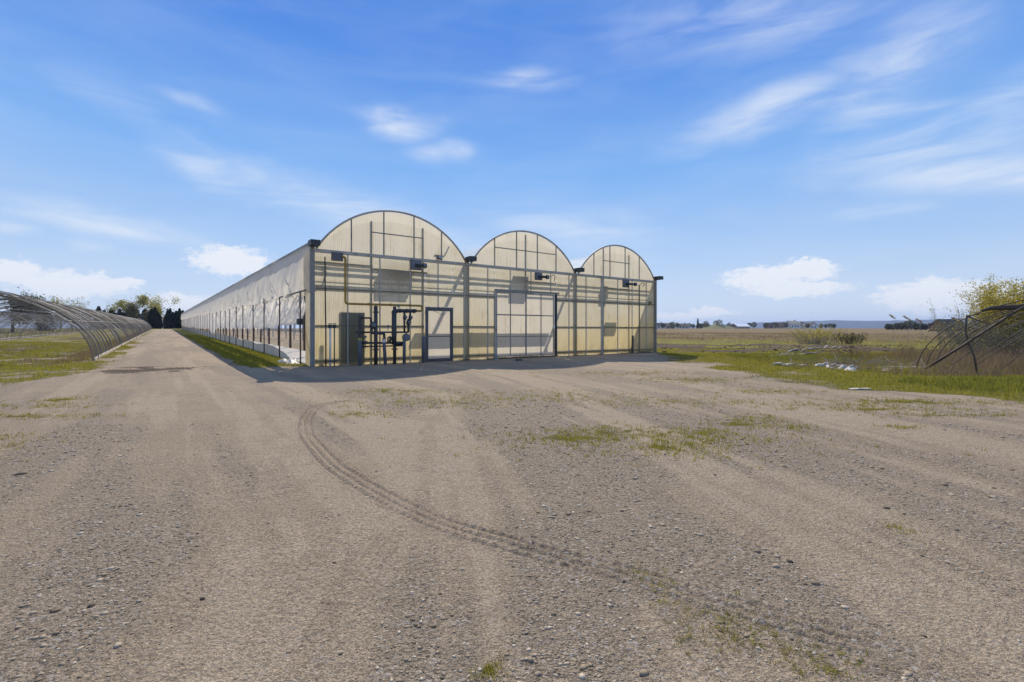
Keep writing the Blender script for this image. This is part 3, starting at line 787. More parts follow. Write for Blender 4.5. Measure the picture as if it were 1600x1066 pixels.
def kn_z(ts): return np.interp(ts, [0, 10, 40, 90, 142], [.45, .45, .62, .82, .9]) + .26 * (fbm(ts * .4, ts * 0, 4, 8) - .5) - .34 * sstep(7.5, 3.6, ts), np.full(len(ts), -.03)
def kn_d(T, U, Z): return -.03 - .04 * U + .05 * (fbm(T * 1.5, Z * 3, 3, 6) - .5)
cloth("knee_strip", 3.6, LEN, .2, kn_z, 6, kn_d, M["sheet"])
# far side wall
def r_up(ts): return np.full(len(ts), ZG), np.full(len(ts), 1.55)
cloth("upper_curtain", 3.9, LEN, 1.5, r_up, 4, lambda T, U, Z: np.full(T.shape, W + .02), M["curtain"])
def r_kn(ts): return np.full(len(ts), .45), np.full(len(ts), -.02)
cloth("knee_strip", .1, LEN, 2.0, r_kn, 3, lambda T, U, Z: np.full(T.shape, W + .02), M["sheet"])
cloth("upper_curtain", .1, 3.9, .9, lambda ts: (np.full(len(ts), ZG), np.full(len(ts), .46)), 4, lambda T, U, Z: np.full(T.shape, W + .02), M["poly"])
for k in range(38):
    t = k * 3.8 + .1
    obj("column", colm, gh, (W - .06, t, zt(t)))
# white sheet spread on the floor inside
ns, nt = 14, 300
S_, T_ = np.meshgrid(np.linspace(.05, 2.1, ns), np.linspace(1.2, LEN - 1, nt) ** 1.0, indexing="ij")
Zs = .025 + SL * T_ + .10 * np.abs(fbm(T_ * 1.2, S_ * 3, 4, 15) - .45)
a, b = np.meshgrid(np.arange(ns - 1), np.arange(nt - 1), indexing="ij")
Fq = np.stack([a * nt + b, (a + 1) * nt + b, (a + 1) * nt + b + 1, a * nt + b + 1], -1).reshape(-1, 4)
obj("floor_sheet", mesh_np("floor_sheet", np.stack([S_, T_, Zs], -1).reshape(-1, 3), Fq, M["sheet"], True), gh)
# crumpled plastic spilling out by the first pole
def crumple(name, x, y, rx, ry, hgt, mat, label, cat, rz=0.0, seed=0, n=26, group=None):
    u = np.linspace(-1, 1, n); A, B = np.meshgrid(u, u, indexing="ij")
    k = sstep(1.0, .55, np.hypot(A, B) + .35 * (fbm(A * 2 + seed, B * 2, 3, seed) - .5))
    X = A * rx * (1 + .15 * (fbm(A * 3, B * 3, 2, seed + 1) - .5)); Y = B * ry
    Z = hgt * k * (.25 + 1.5 * np.abs(fbm(A * 2.6, B * 2.6 + seed, 4, seed + 2) - .42)) - .02 * (1 - k)
    keep = (k > .02)
    a, b = np.meshgrid(np.arange(n - 1), np.arange(n - 1), indexing="ij")
    Fq = np.stack([a * n + b, (a + 1) * n + b, (a + 1) * n + b + 1, a * n + b + 1], -1).reshape(-1, 4)
    kk = keep.ravel()[Fq].any(1); Fq = Fq[kk]
    used = np.unique(Fq); remap = np.full(n * n, -1); remap[used] = np.arange(len(used))
    V = np.stack([X, Y, Z], -1).reshape(-1, 3)[used]
    o = obj(name, mesh_np(name, V, remap[Fq], mat, True)); o.location = (x, y, tz(x, y) + .01); o.rotation_euler = (0, 0, rz)
    return tag(o, label, cat, group)
x, y = to_xy(-.30, 2.6)
crumple("plastic_sheet", x, y, .40, 1.2, .20, M["sheet"], "crumpled white plastic sheet spilling out at the near end of the side curtain", "sheet", ROTZ, 3)

# ================================================================== GAS SERVICE in front of the first bay
TF = -.45
def gp(s, z, t=TF): return (s, t, z)
gas = empty("gas_meter_set", (AX, AY, 0), ROTZ, "dark blue gas meter set of pipes and regulators in front of the cream wall", "gas meter")
def gtube(name, pts, r_, mat="gaspipe", n=9, bend=.06, parent=gas):
    pts = [gp(*p) for p in pts]
    r_ *= 1.15
    if len(pts) > 2: pts = elbow(pts, bend)
    return MB().tube(pts, r_, n).build(name, M[mat], parent, True)
gtube("support_post", [(2.15, -.02), (2.15, 2.21)], .062)
gtube("support_post", [(2.89, -.02), (2.89, 2.21)], .055)
p2 = gtube("riser_pipe", [(2.87, .75), (2.87, 1.2), (2.87, 2.03)], .082, n=12)
MB().tube([gp(2.87, 2.03), gp(2.87, 2.07), gp(2.87, 2.10)], [.082, .06, .02], 12).build("pipe_cap", M["gaspipe"], p2, True)
for z_ in (1.12, 1.34): MB().tube([gp(2.87, z_), gp(2.87, z_ + .05)], .105, 12).build("flange", M["gaspipe"], p2)
hd = gtube("header_pipe", [(2.90, 2.04), (3.78, 2.06)], .062)
for a in (3.08, 3.36, 3.66): MB().tube([gp(a, 2.05), gp(a + .05, 2.05)], .085, 12).build("flange", M["gaspipe"], hd)
def regulator(s, z, rr=.085):
    o = MB().tube([gp(s, z - .14), gp(s, z - .09), gp(s, z), gp(s, z + .09), gp(s, z + .14)], [.03, rr * .75, rr, rr * .6, .03], 12).build("regulator", M["gaspipe"], gas, True)
    MB().tube([gp(s + .02, z, TF - .02), gp(s + .02, z, TF - .09), gp(s + .02, z, TF - .12)], [rr * .75, rr * .8, rr * .3], 14).build("diaphragm", M["meter"], o, True)
    return o
gtube("drop_pipe", [(3.29, 2.02), (3.29, 1.22)], .036)
gtube("drop_pipe", [(3.53, 2.02), (3.53, 1.66), (3.45, 1.60), (3.45, 1.22)], .036, bend=.04)
regulator(3.30, 1.80, .075); regulator(3.53, 1.80, .07); regulator(3.45, 1.60, .09)
regulator(2.03, 1.48, .12)
mt = MB().tube([gp(3.36, 1.02, TF + .10), gp(3.36, 1.02, TF + .07), gp(3.36, 1.02, TF - .08), gp(3.36, 1.02, TF - .13)], [.10, .145, .145, .10], 18).build("gas_meter", M["meter"], gas, True)
MB().tube([gp(3.36, 1.13), gp(3.36, 1.24)], .03, 8).build("inlet", M["gaspipe"], mt)
gtube("cross_pipe", [(1.40, 1.22), (3.46, 1.22)], .030)
lp = gtube("cross_pipe", [(1.55, .83), (2.85, .81)], .036)
gtube("cross_pipe", [(2.85, .80), (3.20, .79)], .062)
gtube("cross_pipe", [(1.55, .69), (3.20, .70)], .024)
gtube("small_pipe", [(1.57, 1.75), (1.97, 1.75), (1.97, 1.58)], .030)
gtube("small_pipe", [(2.0, 1.36), (1.97, 1.20), (2.47, 1.17), (2.49, .94), (2.49, .84)], .045)
gtube("small_pipe", [(2.62, .84), (2.62, 1.02), (2.74, 1.05), (2.74, .90)], .026, bend=.03)
gtube("small_pipe", [(2.80, .95), (2.72, 1.0), (2.70, .84)], .04, bend=.03)
MB().tube([gp(1.75, .83), gp(1.75, .62)], .014, 6).build("valve_handle", M["gaspipe"], lp)
MB().tube([gp(1.68, .84), gp(1.82, .84)], .06, 10).build("valve_body", M["gaspipe"], lp)
for (a, z_) in ((3.05, 2.20), (2.62, 1.42), (1.75, 1.02)):
    g_ = MB().tube([gp(a, z_ - .14), gp(a, z_ - .02)], .010, 6).build("gauge", M["gaspipe"], gas)
    MB().tube([gp(a, z_ + .03, TF + .02), gp(a, z_ + .03, TF - .03)], .05, 14).build("gauge_dial", M["meter"], g_)
for z_ in (.55, 1.95):
    MB().box(gp(2.06, z_, TF - .075), gp(2.24, z_ + .05, TF + .075)).build("pipe_clamp", M["gaspipe"], gas)
    MB().box(gp(2.79, z_, TF - .08), gp(2.98, z_ + .05, TF + .08)).build("pipe_clamp", M["gaspipe"], gas)
yp = MB().tube(elbow([(.98, -.20, 3.98), (1.10, -.20, 3.98), (1.10, -.20, 2.27), (4.05, -.42, 2.27), (4.05, TF, 2.06), (3.76, TF, 2.06)], .105, 7), .042, 10).build("yellow_gas_pipe", M["yellowpipe"], None, True)
yp.location = (AX, AY, 0); yp.rotation_euler = (0, 0, ROTZ)
tag(yp, "yellow gas pipe running down and along the front of the greenhouse", "pipe")
for a in (1.9, 2.75, 3.5): MB().tube([(a, -.255 - .075 * (a - 1.1), 2.27), (a + .06, -.26 - .075 * (a - 1.1), 2.27)], .052, 10).build("pipe_coupling", M["yellowpipe"], yp, True)

def bollard(s, t, h_, r_, label, tilt=0.0, band=None, sticker=False, top=None, mat="bluepaint"):
    x, y = to_xy(s, t)
    o = MB().tube([(0, 0, -.15), (0, 0, h_ - .02), (0, 0, h_)], [r_, r_, r_ * .8], 14).build("bollard", M[mat], None, True)
    o.location = (x, y, tz(x, y)); o.rotation_euler = (0, tilt, ROTZ)
    tag(o, label, "bollard", "blue steel bollards by the gas meter")
    if band: MB().tube([(0, 0, h_ - .02), (0, 0, h_ + .05)], r_ * 1.06, 14).build("band", M["bandyellow"], o)
    if top: MB().tube([(0, 0, h_ + .03), (0, 0, top)], r_ * .72, 12).build("upper_pipe", M["gaspipe"], o)
    if sticker:
        MB().tube([(0, 0, h_ - .16), (0, 0, h_ - .04)], r_ * 1.03, 14).build("sticker", M["labelwhite"], o)
        MB().tube([(0, 0, h_ - .04), (0, 0, h_ - .01)], r_ * 1.04, 14).build("sticker_edge", M["labelred"], o)
    return o
bollard(1.53, -.50, .95, .068, "blue bollard with yellow band and dark pipe on top, left of the gas meter", band=True, top=1.85)
bollard(2.46, -.62, 1.0, .062, "leaning blue bollard with white sticker amid the gas pipes", tilt=-.07, sticker=True)
bollard(3.24, -.55, .98, .062, "plain blue bollard below the round gas meter")
bollard(4.12, -.40, 1.05, .070, "thick blue bollard against the left jamb of the personnel door")
# black cable conduit and the pair of white standpipes at the corner
x, y = to_xy(.42, -.15)
o = MB().tube([(0, 0, -.05), (.0, 0, 1.2), (-.02, 0, 2.6), (-.03, 0, 3.93)], .024, 7).build("cable_conduit", M["blackscrap"], None, True)
o.location = (x, y, 0); o.rotation_euler = (0, 0, ROTZ); tag(o, "thin black upright cable conduit near the left corner of the greenhouse", "conduit")
sp = empty("standpipe", (*to_xy(.60, -.22), 0), ROTZ, "pair of pale water standpipes with black valves near the left corner", "standpipe")
for dx in (-.05, .10):
    MB().tube([(dx, 0, -.05), (dx, 0, 1.42)], .034 if dx < 0 else .02, 8).build("pipe", M["labelwhite"] if dx < 0 else M["darksteel"], sp, True)
    MB().box((dx - .055, -.05, 1.38), (dx + .055, .05, 1.50)).build("valve", M["darksteel"], sp)
    MB().tube([(dx - .06, 0, 1.53), (dx + .06, 0, 1.53)], .016, 6).build("tap_handle", M["darksteel"], sp)
MB().box((-.14, -.04, .16), (.18, .04, .21)).build("clamp", M["darksteel"], sp)
# small fittings on the third bay
MB().box((18.62, -.14, 2.80), (18.80, -.03, 2.98)).build("junction_box", M["girt"], gh)
x, y = to_xy(16.95, -.25)
o = MB().box((-.05, -.04, -.05), (.05, .04, 1.0)).build("stake", M["brownpost"]); o.location = (x, y, tz(x, y)); o.rotation_euler = (0, .03, ROTZ)
tag(o, "short brown wooden stake leaning on the right end of the front wall", "stake")

# ================================================================== HOOP HOUSES at left
def hoop_mesh(a, b, r_, mat, n=24, sag=0.0, name="hoop"):
    pts = []
    for i in range(n + 1):
        th = math.pi * i / n
        pts.append((a * math.cos(th), sag * math.sin(th) ** 2, b * math.sin(th) - .06))
    return MB().tube(pts, r_, 5, cap=False).mesh(name, mat, True)
def hoop_house(s_right, t_first, t_last, step, label, seed, wid=8.8, hgt=2.92):
    rg = random.Random(seed)
    mid = s_right - wid / 2; x, y = to_xy(mid, t_first)
    root = empty("hoop_house", (x, y, 0), ROTZ, label, "hoop house", "bare hoop houses beside the road")
    ms = [hoop_mesh(wid / 2, hgt, .018, M["hoop"], sag=q) for q in (0, .10, -.09)]
    ml = hoop_mesh(wid / 2, hgt, .025, M["hooplight"])
    t = t_first; k = 0
    while t < t_last:
        light = (k % 13 == 9)
        o = obj("hoop", ml if light else ms[rg.randrange(3)], root, (rg.uniform(-.03, .03), t - t_first + rg.uniform(-.12, .12), zt(t) + rg.uniform(-.05, .02)))
        o.rotation_euler = (rg.uniform(-.02, .02), 0, rg.uniform(-.03, .03))
        o.scale = (rg.uniform(.99, 1.01), 1, rg.uniform(.97, 1.015))
        t += step if not (k < 5 and t_first < 10) else step * .45
        k += 1
    L = t_last - t_first
    for th in (90, 62, 118, 35, 145):
        c, s_ = math.cos(R(th)), math.sin(R(th))
        MB().tube([(wid / 2 * c, 0, hgt * s_ - .09 + zt(t_first)), (wid / 2 * c, L, hgt * s_ - .09 + zt(t_last))], .022, 5).build("purlin", M["hoop"], root)
    for sg in (1, -1):
        mb = MB().poly([(sg * wid / 2 - .025, 0, -.05 + zt(t_first)), (sg * wid / 2 + .025, 0, -.05 + zt(t_first)), (sg * wid / 2 + .025, 0, .13 + zt(t_first)), (sg * wid / 2 - .025, 0, .13 + zt(t_first))], (0, L, SL * L))
        mb.build("baseboard", M["paleboard"], root)
    for tt in (28, 70):
        if t_first < tt < t_last:
            MB().tube([(wid / 2 * .94, tt - t_first - 3, 1.0 + zt(tt)), (wid / 2 * .62, tt - t_first, 2.2 + zt(tt))], .03, 6).build("brace", M["hooplight"], root)
    return root
hoop_house(-6.5, 7.2, 138, .68, "near bare pipe hoop house beside the farm road, its open end facing the yard", 1)
hoop_house(-15.8, 26.0, 138, .68, "second bare pipe hoop house seen through the hoops of the near one", 2)

# ================================================================== COLLAPSED HOOP FRAME at right
cf = empty("collapsed_hoop_frame", (12.8, 15.2, tz(12.8, 15.2)), math.atan2(-.8084, .5887), "collapsed rusty pipe hoop frame leaning over the brush at right", "hoop frame")
rg = random.Random(4)
for k in range(15):
    pts = []; sag = rg.uniform(-.22, .08) if k else 0; lean = rg.uniform(-.2, .2) if k else 0
    a_, b_ = 3.7, 2.35 + sag
    for i in range(25):
        th = math.pi * (1 - i / 24)
        u = a_ + a_ * math.cos(th); z = b_ * math.sin(th)
        pts.append((u, 1.05 * k + lean * math.sin(th), z - .05))
    MB().tube(pts, .0165, 6, False).build("hoop", M["rust"], cf, True)
MB().tube([(.18, -.05, .04), (1.2, -.08, .92), (2.2, -.05, 1.82), (2.75, -.02, 2.22)], [.036, .036, .034, .026], 8).build("brace_pole", M["rust"], cf, True)
MB().tube([(1.42, .05, -.1), (1.33, .04, .55), (1.20, .02, .95), (1.15, .0, 1.3), (1.18, 0, 1.74)], .028, 7).build("bent_post", M["rust"], cf, True)
MB().tube([(1.18, 0, 1.72), (1.22, .9, 1.62), (1.3, 2.2, 1.50)], .018, 6).build("purlin", M["rust"], cf, True)
MB().tube([(1.18, 0, 1.72), (1.9, 0.1, 1.86), (2.5, .2, 2.1)], .014, 6).build("purlin", M["rust"], cf, True)
for th in (70, 110):
    c, s_ = math.cos(R(th)), math.sin(R(th))
    MB().tube([(3.7 - 3.7 * c, .2, 2.35 * s_ - .12), (3.7 - 3.7 * c, 7, 2.35 * s_ - .16), (3.7 - 3.7 * c, 14.4, 2.35 * s_ - .14)], .018, 6).build("purlin", M["rust"], cf)
for a_, b_, c_ in (((.5, .5, 0), (1.6, .9, 1.1), (3.0, 1.2, 2.2)), ((.9, 1.3, 0), (2.0, 1.5, 1.0), (3.2, 1.4, 2.0)), ((1.7, .6, 0), (2.4, .8, .9), (3.4, .9, 2.1)), ((.6, 2.4, 0), (1.9, 2.3, 1.2), (3.0, 2.2, 2.1)), ((2.2, 1.9, 0), (2.6, 1.6, 1.0), (3.1, 1.2, 2.1))):
    MB().tube([a_, b_, c_], .013, 6, False).build("loose_pipe", M["rust"], cf, True)
lg = MB().tube([(13.55, 13.86, 1.86), (13.75, 13.78, 1.93), (14.1, 13.6, 1.945), (15.2, 13.1, 1.96), (16.6, 12.5, 1.93)], [.02, .065, .078, .085, .08], 9).build("fallen_pole", M["bark"], None, True)
tag(lg, "thick dark log with a splintered end lying across the bent hoops", "log")
gl = MB().tube([(11.9, 15.75, .06), (12.6, 15.45, .10), (13.2, 15.3, .09)], [.03, .045, .04], 7).build("weathered_pole", M["paleboard"], None, True)
tag(gl, "grey weathered pole lying on the grass at the foot of the collapsed frame", "pole")

# ================================================================== GRASS, WEEDS, GRAVEL
NR = np.random.default_rng(7)
def blades(name, px, py, hgt, wid, nb, mat, label, spread=.05, lean=.5, kind="stuff", tintbias=None, zoff=0.0):
    """tufts of single blades; hgt and nb per tuft"""
    n = len(px)
    idx = np.repeat(np.arange(n), nb); m_ = len(idx)
    bx = px[idx] + NR.normal(0, spread, m_); by = py[idx] + NR.normal(0, spread, m_)
    bz = terrain(bx, by) + zoff
    h_ = hgt[idx] * NR.uniform(.55, 1.15, m_)
    an = NR.uniform(0, 2 * math.pi, m_); le = NR.uniform(.05, lean, m_) * h_
    wa = NR.uniform(0, math.pi, m_); wd = wid * NR.uniform(.6, 1.3, m_)
    dx, dy = np.cos(an) * le, np.sin(an) * le
    ex, ey = np.cos(wa) * wd, np.sin(wa) * wd
    v0 = np.stack([bx - ex, by - ey, bz - .01], 1); v1 = np.stack([bx + ex, by + ey, bz - .01], 1)
    v2 = np.stack([bx + dx, by + dy, bz + h_], 1)
    V = np.stack([v0, v1, v2], 1).reshape(-1, 3); F = np.arange(m_ * 3).reshape(-1, 3)
    me = mesh_np(name, V, F, mat)
    t = np.clip(NR.normal(.5, .22, n)[idx] + NR.normal(0, .12, m_) + (0 if tintbias is None else tintbias[idx]), 0, 1)
    fattr(me, "tint", np.repeat(t, 3))
    o = obj(name, me); return tag(o, label, name.replace("_", " "), kind=kind)
def pick(n, box, fn, st=False):
    a = NR.uniform(box[0], box[1], n); b = NR.uniform(box[2], box[3], n)
    if st: a, b = to_xy(a, b)
    k = NR.uniform(0, 1, n) < fn(a, b)
    return a[k], b[k]
def gdens(x, y): g, d, so, lu, _, _ = cover(x, y); return np.clip(g - .25, 0, 1) * (1 - .8 * d) * (1 - so)
x, y = pick(60000, (-26, -5.2, -7, 34), lambda x, y: gdens(x, y), True)
blades("grass", x, y, np.full(len(x), .085) * NR.uniform(.5, 1.5, len(x)), .009, 4, M["grass"], "short yellow-green grass left of the farm road", .06)
x, y = pick(20000, (-2.4, -.1, -.5, 60), lambda x, y: gdens(x, y), True)
blades("grass", x, y, np.full(len(x), .08) * NR.uniform(.5, 1.5, len(x)), .010, 4, M["grass"], "shaded grass verge along the greenhouse side wall", .06)
def rdens(x, y): return gdens(x, y)
x, y = pick(90000, (6, 34, 7, 32), rdens)
lu = cover(x, y)[3]
k = lu > .45
blades("grass", x[~k], y[~k], np.full((~k).sum(), .06) * NR.uniform(.5, 1.5, (~k).sum()), .010, 4, M["grass"], "thin mossy grass along the right edge of the yard", .07)
blades("grass", x[k], y[k], np.full(k.sum(), .11) * NR.uniform(.5, 1.4, k.sum()), .012, 5, M["lush"], "lush green grass at the foot of the brush on the right", .07)
# little tufts in the yard
yx, yy = [], []
for px, py, rx, ry, kk in PATCH:
    n = int(min(700, 30 + 700 * rx * ry * kk) if py > 4 else 26 + 1800 * rx * ry * kk)
    a = NR.normal(0, .66, n) * rx + px; b = NR.normal(0, .66, n) * ry + py
    yx.append(a); yy.append(b)
yx, yy = np.concatenate(yx), np.concatenate(yy)
hh = np.where(yy < 4, .018, .030) * NR.uniform(.5, 1.5, len(yx))
k = yy < 4
blades("grass", yx[k], yy[k], hh[k], .0022, 9, M["grass"], "small tufts of grass in the near gravel", .010, 1.2)
blades("grass", yx[~k], yy[~k], hh[~k], .006, 6, M["grass"], "low weedy patches in the middle of the yard", .03, 1.2)
# dead stalks and brush on the right
def ddens(x, y): g, d, so, *_ = cover(x, y); return d * g * (1 - so)
x, y = pick(15000, (9.5, 32, 13.4, 21), ddens)
gx2, gy2 = pick(16000, (9.5, 32, 13.4, 21), lambda x, y: ddens(x, y) * sstep(.42, .6, fbm(x * .6, y * .9, 3, 58)))
blades("grass", gx2, gy2, NR.uniform(.08, .3, len(gx2)), .008, 4, M["grass"], "yellow-green grass growing through the dead weeds at right", .10, .8)
hh = (.22 + .45 * sstep(13.5, 16.5, x) * sstep(14, 15.5, y)) * NR.uniform(.4, 1.3, len(x))
blades("weeds", x, y, hh, .006, 5, M["purpleweed"], "brown dead weeds tangled under the collapsed frame", .10, .9)
x, y = pick(9000, (14.0, 31, 15.5, 24), lambda x, y: .8 * sstep(14, 18, x) * sstep(.40, .58, fbm(x * .7, y * .9, 3, 73)))
blades("weeds", x, y, NR.uniform(.3, 1.0, len(x)) * (.5 + .9 * fbm(x * .5, y * .7, 3, 74)), .006, 5, M["drygrass"], "tall straw-brown brush behind the collapsed frame", .12, .5)
x, y = pick(60000, (8, 110, 26, 120), lambda x, y: (.18 + .82 * sstep(40, 75, y)) * (.25 + .75 * sstep(.42, .58, fbm(x * .1, y * .15, 3, 67))) * sstep(19.8, 22, to_st(x, y)[0]) * np.clip(60 / y, 0, 1))
blades("weeds", x, y, NR.uniform(.08, .30, len(x)) * (.5 + .5 * sstep(30, 60, y)) * (.4 + 1.2 * sstep(.4, .6, fbm(x * .08, y * .2, 3, 66))), .014, 4, M["drygrass"], "dry brown stubble across the far field", .18, .7)
x, y = pick(24000, (-26, -6.2, -1, 60), lambda x, y: ddens(x, y) * .8, True)
blades("weeds", x, y, NR.uniform(.06, .22, len(x)), .006, 4, M["purpleweed"], "dead grey-brown weeds in and before the hoop houses", .09, .9)
x, y = pick(5200, (-7.6, -6.62, 6, 130), lambda x, y: .7 * np.ones_like(x), True)
blades("weeds", x, y, NR.uniform(.08, .34, len(x)), .006, 4, M["drygrass"], "straw weeds growing along the hoop house baseboard", .10, .6)
x, y = pick(1400, (-.6, 19.2, -.28, -.05), lambda x, y: sstep(.45, .62, fbm(x * 1.2, y * 1.2, 3, 99)), True)
blades("weeds", x, y, NR.uniform(.03, .16, len(x)), .007, 5, M["olive"], "low weeds along the foot of the greenhouse front", .05, .8)

def lumps(name, px, py, size, mat, label, flat=.6, kind="stuff", tint=None):
    """rough little stones or clods, one joined mesh"""
    t = (1 + 5 ** .5) / 2
    IV = np.array([(-1, t, 0), (1, t, 0), (-1, -t, 0), (1, -t, 0), (0, -1, t), (0, 1, t), (0, -1, -t), (0, 1, -t), (t, 0, -1), (t, 0, 1), (-t, 0, -1), (-t, 0, 1)]) / 1.9
    IF = np.array([(0, 11, 5), (0, 5, 1), (0, 1, 7), (0, 7, 10), (0, 10, 11), (1, 5, 9), (5, 11, 4), (11, 10, 2), (10, 7, 6), (7, 1, 8), (3, 9, 4), (3, 4, 2), (3, 2, 6), (3, 6, 8), (3, 8, 9), (4, 9, 5), (2, 4, 11), (6, 2, 10), (8, 6, 7), (9, 8, 1)])
    n = len(px)
    V = IV[None] * NR.uniform(.65, 1.3, (n, 12, 1)) * size[:, None, None]
    sx = NR.uniform(.7, 1.5, (n, 1)); V[:, :, 0] *= sx; V[:, :, 2] *= flat
    a = NR.uniform(0, 6.28, (n, 1)); X = V[:, :, 0] * np.cos(a) - V[:, :, 1] * np.sin(a); Y = V[:, :, 0] * np.sin(a) + V[:, :, 1] * np.cos(a)
    V = np.stack([X + px[:, None], Y + py[:, None], V[:, :, 2] + (terrain(px, py) + size * flat * .25)[:, None]], -1)
    F = (IF[None] + 12 * np.arange(n)[:, None, None]).reshape(-1, 3)
    me = mesh_np(name, V.reshape(-1, 3), F, mat)
    fattr(me, "tint", np.repeat(NR.uniform(0, 1, n) if tint is None else tint, 12))
    o = obj(name, me); return tag(o, label, name, kind=kind)
def tintmat(name, c0, c1, c2):
    m, n = new_mat(name)
    a = n.node("ShaderNodeAttribute", attribute_name="tint").outputs["Fac"]
    c = n.ramp(a, [(0, c0), (.55, c1), (1, c2)])
    out(n, n.node("ShaderNodeBsdfPrincipled", {"Base Color": c, "Roughness": .9, "Specular IOR Level": .2}).outputs[0]); return m
M["stone"] = tintmat("gravel_stone", (.17, .13, .085), (.32, .25, .17), (.52, .44, .33))
M["clod"] = tintmat("soil_clod", (.045, .033, .025), (.085, .062, .045), (.14, .105, .08))
rr = 1.5 * (9.0 / 1.5) ** NR.uniform(0, 1, 52000); aa = NR.uniform(-1.0, 1.0, 52000)
x, y = rr * np.sin(aa), rr * np.cos(aa)
g, d, so, lu, stn, wo = cover(x, y)
k = NR.uniform(0, 1, len(x)) < (.16 + .84 * stn) * (1 - .7 * wo)
x, y = x[k], y[k]
for C_, h_ in TRK[:1]:
    dmin = np.sqrt(((x[:, None] - C_[None, :, 0]) ** 2 + (y[:, None] - C_[None, :, 1]) ** 2).min(1))
    k = dmin > h_ * .95; x, y = x[k], y[k]
lumps("gravel", x, y, .0019 * (1 + .24 * np.hypot(x, y)) * np.exp(NR.normal(0, .46, len(x))) * (1 + .45 * cover(x, y)[4]), M["stone"], "loose gravel stones on the yard", .42)
x, y = NR.uniform(-8, 9, 60), NR.uniform(2.0, 12, 60)
lumps("clods", x, y, NR.uniform(.006, .018, 60), M["clod"], "scattered dark clods of soil on the yard", .5)
# ploughed clods beside the greenhouse
x, y = pick(9000, (8, 34, 26, 43), lambda x, y: cover(x, y)[2] ** 1.5)
lumps("clods", x, y, NR.uniform(.04, .12, len(x)), M["clod"], "rows of dark ploughed clods right of the greenhouse", .8)
x, y = pick(900, (-13.4, -10.4, 14.6, 16.6), lambda x, y: cover(x, y)[2])
lumps("clods", x, y, NR.uniform(.006, .02, len(x)), M["clod"], "dark soil spilled across the farm road", .4)
# ================================================================== DEBRIS
rg = random.Random(9)
def scrap(x, y, L, w_, h_, rz, mat, label, tilt=0.0, group=None):
    mb = MB(); n = 5; b = 0
    for i in range(n):   # a warped piece: chained segments
        u0 = -L / 2 + L * i / n; u1 = u0 + L / n
        z0 = h_ * .3 * math.sin(i * 1.7 + L * 9); z1 = h_ * .3 * math.sin((i + 1) * 1.7 + L * 9)
        k0, k1 = w_ / 2 * (1 - .25 * math.cos(i * 2.3)), w_ / 2 * (1 - .25 * math.cos((i + 1) * 2.3))
        q = len(mb.v)
        mb.v += [(u0, -k0, z0), (u1, -k1, z1), (u1, k1, z1), (u0, k0, z0), (u0, -k0, z0 + h_), (u1, -k1, z1 + h_), (u1, k1, z1 + h_), (u0, k0, z0 + h_)]
        mb.f += [(q, q + 3, q + 2, q + 1), (q + 4, q + 5, q + 6, q + 7), (q, q + 1, q + 5, q + 4), (q + 2, q + 3, q + 7, q + 6)]
        if i == 0: mb.f.append((q, q + 4, q + 7, q + 3))
        if i == n - 1: mb.f.append((q + 1, q + 2, q + 6, q + 5))
    o = mb.build("scrap", M[mat]); o.location = (x, y, tz(x, y) + h_ * .4); o.rotation_euler = (0, tilt, rz)
    return tag(o, label, "scrap", group)
crumple("plastic_scrap", 10.85, 16.9, .26, .18, .12, M["whitescrap"], "crumpled white plastic scrap, largest of the rubbish beyond the yard edge", "scrap", .4, 5, 20)
crumple("plastic_scrap", 11.5, 17.5, .30, .2, .13, M["whitescrap"], "white plastic scrap lying against the black bag in the rubbish", "scrap", -.2, 8, 20)
crumple("black_bag", 11.95, 17.45, .34, .2, .16, M["blackscrap"], "black plastic bag at the far end of the rubbish beyond the yard", "bag", .1, 11, 20)
crumple("plastic_scrap", 10.9, 15.45, .24, .2, .14, M["whitescrap"], "white plastic heap nearest the collapsed frame among the rubbish", "scrap", .9, 14, 20)
crumple("plastic_scrap", 11.2, 16.0, .5, .2, .16, M["sheet"], "flattened grey plastic strip in the rubbish right of the yard", "scrap", .3, 17, 20)
for i in range(26):
    a = rg.uniform(0, 1)
    x, y = 9.7 + 2.6 * a + rg.uniform(-.4, .4), 17.9 - 2.4 * a + rg.uniform(-.5, .5)
    scrap(x, y, rg.uniform(.25, .8), rg.uniform(.08, .2), rg.uniform(.02, .05), rg.uniform(-.6, 1.2), mt_ := rg.choice(["paleboard", "wood", "whitescrap", "wood"]),
          "small %s strewn in the rubbish beyond the right edge of the yard" % {"paleboard": "tan broken board", "wood": "dark grey broken board", "whitescrap": "whitish plastic strip"}[mt_],
          rg.uniform(-.12, .12), {"paleboard": "tan boards", "wood": "dark grey boards", "whitescrap": "whitish strips"}[mt_] + " strewn in the rubbish")
scrap(7.6, 10.5, .5, .12, .02, .2, "whitescrap", "pale flat board on the grass at the right edge of the gravel")
for i in range(9):
    x, y = 17.0 + i * .75 + rg.uniform(-.3, .3), 29.2 + i * .55 + rg.uniform(-.4, .4)
    scrap(x, y, rg.uniform(1.2, 2.6), .14, .07, .6 + rg.uniform(-.3, .3), "wood", "grey broken timber in the long pile beyond the bright grass", rg.uniform(-.15, .05), "broken timbers piled beyond the bright grass")
for i in range(6):
    x, y = 12.4 + i * .6 + rg.uniform(-.3, .3), 23.4 + i * .4 + rg.uniform(-.4, .4)
    scrap(x, y, rg.uniform(.8, 1.8), .12, .05, .5 + rg.uniform(-.3, .3), "wood", "grey broken timber in the short pile beside the ploughed soil", rg.uniform(-.1, .05), "broken timbers piled by the ploughed soil")
scrap(17.4, 13.9, 2.2, .09, .04, .1, "paleboard", "long pale lath lying under the brush right of the collapsed frame")
x, y = to_xy(8.05, -1.55)
